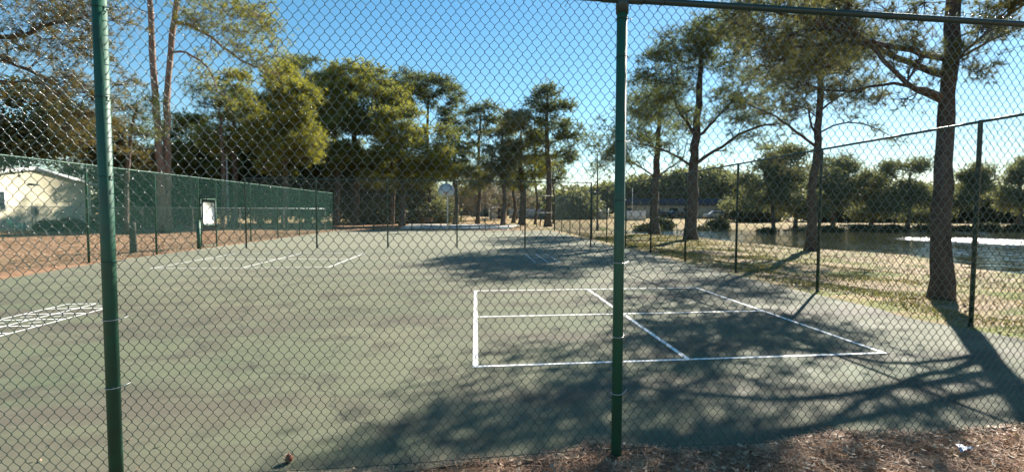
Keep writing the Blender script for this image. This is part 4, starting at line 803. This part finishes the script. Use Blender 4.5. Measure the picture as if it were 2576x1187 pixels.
# long tan building across the pond
def long_building():
    a = foot(1545, 552, 118); b = foot(1842, 552, 112); a[2] = b[2] = .35; d = b-a; L_ = np.linalg.norm(d); T_ = thing('tan_building', 'long low tan building with dark blue roof and carport beyond the pond', 'building', tuple(a), math.atan2(d[1], d[0]))
    hw = 2.9; m = MB(); m.box((0, 0, -.5), (L_, 9, hw)); m.build('wall', M['tan'], T_)
    m = MB(); e = .7; v = [(-e, -e, hw), (L_+8.2, -e, hw), (L_+8.2, 9+e, hw), (-e, 9+e, hw), (-.2, -.2, hw+1.5), (L_+7.6, -.2, hw+1.5), (L_+7.6, 9.2, hw+1.5), (-.2, 9.2, hw+1.5)]
    m.add(v, [[0, 3, 2, 1], [4, 5, 6, 7], [0, 1, 5, 4], [1, 2, 6, 5], [2, 3, 7, 6], [3, 0, 4, 7]]); m.build('roof', M['blueroof'], T_)
    for x in (3, 9, 15.6, 22.5):
        w_ = MB(); w_.box((x, -.04, 1.0), (x+1.4, .02, 2.2)); o = w_.build('window', M['dark'], T_); q = MB(); q.box((x+.08, -.055, 1.08), (x+1.32, -.042, 2.12)); q.build('pane', M['glass'], o)
    w_ = MB(); w_.box((12.6, -.05, 0), (14.4, .02, 2.25)); w_.build('door', M['dark'], T_)
    for x in (L_+1.8, L_+4.4, L_+7.4): w_ = MB(); w_.box((x-.2, -.3, -.5), (x+.2, .1, hw)); w_.build('carport_column', M['tan'], T_)
    for x in (L_+.15, L_+2.5, L_+5.0): w_ = MB(); w_.box((x, 5, .2), (x+1.9, 5.1, 2.4)); w_.build('garage_panel', M['white'], T_)
long_building()
def pale_fence(label, u0, u1, d0, d1, h, name='white_fence', m_='white'):
    a = foot(u0, 552, d0); b = foot(u1, 552, d1); dd = b-a; L_ = np.linalg.norm(dd[:2]); T_ = thing(name, label, 'fence', tuple(a), math.atan2(dd[1], dd[0])); n = max(1, int(L_/2.4)); s = L_/n
    pm_ = MB(); pm_.box((-.07, -.07, -.3), (.07, .07, h+.12)); pme = pm_.mesh('post', M[m_]); pn = MB()
    for k in range(int(s/.2)): pn.box((.075+.2*k, -.02, -.2), (.075+.2*k+.19, .02, h))
    pn.box((.07, -.03, h-.16), (s-.07, .03, h-.02)); pne = pn.mesh('fence_panel', M[m_])
    for k in range(n+1):
        mkobj('post', pme, T_, (s*k, 0, 0))
        if k < n: mkobj('fence_panel', pne, T_, (s*k, 0, 0))
pale_fence('bright white panel fence right of the centre post by the pond', 1565, 1623, 92, 92, 1.75)
pale_fence('long white panel fence left of the centre post beyond the bank', 1400, 1530, 108, 98, 2.0)
pale_fence('long grey panel fence behind the far pine trunks', 1282, 1385, 104, 100, 2.0, 'grey_fence', 'grey')
fp = thing('flagpole', 'thin white pole rising in front of the dark blue roof', 'pole', tuple(foot(1590, 552, 90))); m = MB(); m.tube([(0, 0, -.3), (0, 0, 5.6)], [.06, .045], 8); m.build('pole', M['white'], fp); m = MB(); lathe(m, [(.02, 0), (.09, .05), (.09, .12), (.01, .18)], 8, (0, 0, 5.6)); m.build('finial', M['white'], fp)
def shed(label, u, dep, wd, hw, hr, dp, mw, mr, rz=0., name='shed'):
    p = foot(u, 556, dep); T_ = thing(name, label, 'shed', tuple(p), rz); m = MB(); x = wd/2
    a = [(-x, 0, -.3), (x, 0, -.3), (x, 0, hw), (0, 0, hr), (-x, 0, hw)]; b = [(q[0], dp, q[2]) for q in a]
    m.add(a+b, [[0, 5, 6, 1], [1, 6, 7, 2], [4, 9, 5, 0]], [[0, 1, 2], [0, 2, 4], [2, 3, 4], [5, 7, 6], [5, 9, 7], [7, 9, 8]]); m.build('wall', mw, T_)
    r_ = MB(); sl = (hr-hw)/x
    for s in (-1, 1):
        v = [(0, -.3, hr+.02), (s*(x+.3), -.3, hw+.02-sl*.3), (s*(x+.3), dp+.3, hw+.02-sl*.3), (0, dp+.3, hr+.02)]; v += [(q[0], q[1], q[2]+.1) for q in v]
        r_.add(v, [[0, 3, 2, 1], [4, 5, 6, 7], [0, 1, 5, 4], [1, 2, 6, 5], [2, 3, 7, 6], [3, 0, 4, 7]])
    r_.build('roof', mr, T_)
    w_ = MB(); w_.box((-.45, -.05, 0), (.45, .0, 2.0)); w_.build('door', M['dark'], T_)
shed('small pale blue gabled shed below the basketball backboard', 1084, 100, 2.9, 2.3, 3.0, 6, M['board'], M['white'], -.5)
shed('low grey building with white roof edge behind the bare shrubs', 1222, 118, 7, 2.2, 2.9, 6, M['greyroof'], M['white'], 0)
shed('white walled shed left of the long grey fence', 1258, 96, 2.6, 1.9, 2.2, 4, M['white'], M['greyroof'], .2)
for k, (u, d, lb) in enumerate([(2290, 105, 'house with white roof edge glimpsed through the oaks left of the nearest trunk'), (2195, 110, 'small house glimpsed low through the oaks in the middle of the far bank'), (2545, 108, 'house glimpsed through the oaks at the right edge')]):
    shed(lb, u, d, 11, 2.5, 3.8, 8, M['greyroof'] if k else M['tan'], M['grey'], .1*k, 'far_house')
def car(label, u, dep, rz, paint, z=None):
    p = foot(u, 553, dep); p[2] = .35 if z is None else z; T_ = thing('parked_car', label, 'car', tuple(p), rz)
    prof = [(-2.3, .35), (2.3, .35), (2.35, .75), (2.2, .95), (1.2, 1.05), (.55, 1.62), (-1.7, 1.68), (-2.25, 1.1), (-2.35, .7)]; n = len(prof); m = MB()
    v = [(x, -.88+(.10 if z_ > 1.3 else 0), z_) for x, z_ in prof]+[(x, .88-(.10 if z_ > 1.3 else 0), z_) for x, z_ in prof]+[(0, -.88, .9), (0, .88, .9)]
    m.add(v, [[k, k+n, (k+1) % n+n, (k+1) % n] for k in range(n)], [[2*n, k, (k+1) % n] for k in range(n)]+[[2*n+1, (k+1) % n+n, k+n] for k in range(n)]); m.build('body', paint, T_)
    for s in (-1, 1):
        g_ = MB(); g_.obb((-1.55, s*.875-.01, 1.08), (1.15, 0, 0), (0, .02, 0), (0.05, -s*.07, .42)); g_.obb((-.3, s*.875-.01, 1.08), (1.2, 0, 0), (0, .02, 0), (-.1, -s*.07, .42)); g_.build('side_window', M['glass'], T_)
        for x in (-1.45, 1.45):
            w_ = MB(); w_.tube([(x, s*.70, .34), (x, s*.90, .34)], .34, 16); o = w_.build('wheel', M['rubber'], T_); h_ = MB(); h_.tube([(x, s*.895, .34), (x, s*.915, .34)], .19, 12); h_.build('rim', M['hub'], o)
    l_ = MB(); l_.box((2.28, -.75, .68), (2.37, -.45, .82)); l_.build('headlight', M['white'], T_)
    l_ = MB(); l_.box((2.28, .45, .68), (2.37, .75, .82)); l_.build('headlight', M['white'], T_)
car('black car parked before the tan building, left one', 1668, 104, .12, M['carpaint']); car('dark car parked before the tan building just right of the black one', 1712, 104, .05, M['carpaint']); car('silver car parked at the right part of the tan building', 1800, 101, 3.1, M['carpaint2'])

# dry leaf litter over the bank
bl_ = MB(); rr = R0(61); n = 26000; xx = 7.3+rr.rand(n)**1.4*17; yy = rr.uniform(3.2, 44, n); cl = np.sin(xx*.9+1.5*np.sin(yy*.6))+np.sin(yy*1.1-xx*.5)+rr.randn(n)*.8; ok = (cl > -.3) & (sdist(xx, yy, shore) > .4); xx, yy = xx[ok], yy[ok]; n = len(xx)
c = np.stack([xx, yy, height(xx, yy)+.012], 1); a = rr.randn(n, 3)*[1, 1, .4]; a /= np.linalg.norm(a, axis=1)[:, None]; b_ = np.cross(a, rr.randn(n, 3)*.5+[0, 0, 1]); b_ /= np.linalg.norm(b_, axis=1)[:, None]; s_ = (rr.uniform(.02, .045, n)*(1+yy*.02))[:, None]
bl_.add(np.stack([c-a*s_, c-b_*s_*.5, c+a*s_, c+b_*s_*.5], 1).reshape(-1, 3), q=np.arange(4*n).reshape(-1, 4)); tag(bl_.build('bank_leaf_litter', M['litter']), kind='stuff', label='dry leaves littering the sandy bank between the right fence and the pond')
sl_ = MB(); n = 30000; xx = rr.uniform(-34, -11.3, n); yy = rr.uniform(8, 40, n); ok = xx < XL(yy)+.15*rr.rand(n); xx, yy = xx[ok], yy[ok]; n = len(xx); c = np.stack([xx, yy, height(xx, yy)+.012], 1); a = rr.randn(n, 3)*[1, 1, .3]; a /= np.linalg.norm(a, axis=1)[:, None]; b_ = np.cross(a, rr.randn(n, 3)*.5+[0, 0, 1]); b_ /= np.linalg.norm(b_, axis=1)[:, None]; s_ = rr.uniform(.04, .10, n)[:, None]
sl_.add(np.stack([c-a*s_, c-b_*s_*.25, c+a*s_, c+b_*s_*.25], 1).reshape(-1, 3), q=np.arange(4*n).reshape(-1, 4)); tag(sl_.build('yard_leaf_litter', M['needle']), kind='stuff', label='brown leaves and straw covering the ground beyond the left fence')

cdb = MB(); rr = R0(71); n = 420; xx = np.where(rr.rand(n) < .6, 6.9-np.abs(rr.randn(n))*1.6, rr.uniform(-11, 6.9, n)); yy = np.where(rr.rand(n) < .35, 3.35+np.abs(rr.randn(n))*.5, rr.uniform(3.4, 26, n)); ok = (xx > XL(yy)+.3) & (yy > np.interp(xx, [p[0] for p in front], [p[1] for p in front])+.05); xx, yy = xx[ok], yy[ok]; n = len(xx)
c = np.stack([xx, yy, np.full(n, .012)], 1); a = rr.randn(n, 3)*[1, 1, .25]; a /= np.linalg.norm(a, axis=1)[:, None]; b_ = np.cross(a, rr.randn(n, 3)*.3+[0, 0, 1]); b_ /= np.linalg.norm(b_, axis=1)[:, None]; s_ = rr.uniform(.008, .026, n)[:, None]
cdb.add(np.stack([c-a*s_, c-b_*s_*.4, c+a*s_, c+b_*s_*.4], 1).reshape(-1, 3), q=np.arange(4*n).reshape(-1, 4)); tag(cdb.build('court_debris', M['litter']), kind='stuff', label='scattered leaf fragments and twigs blown over the green court')
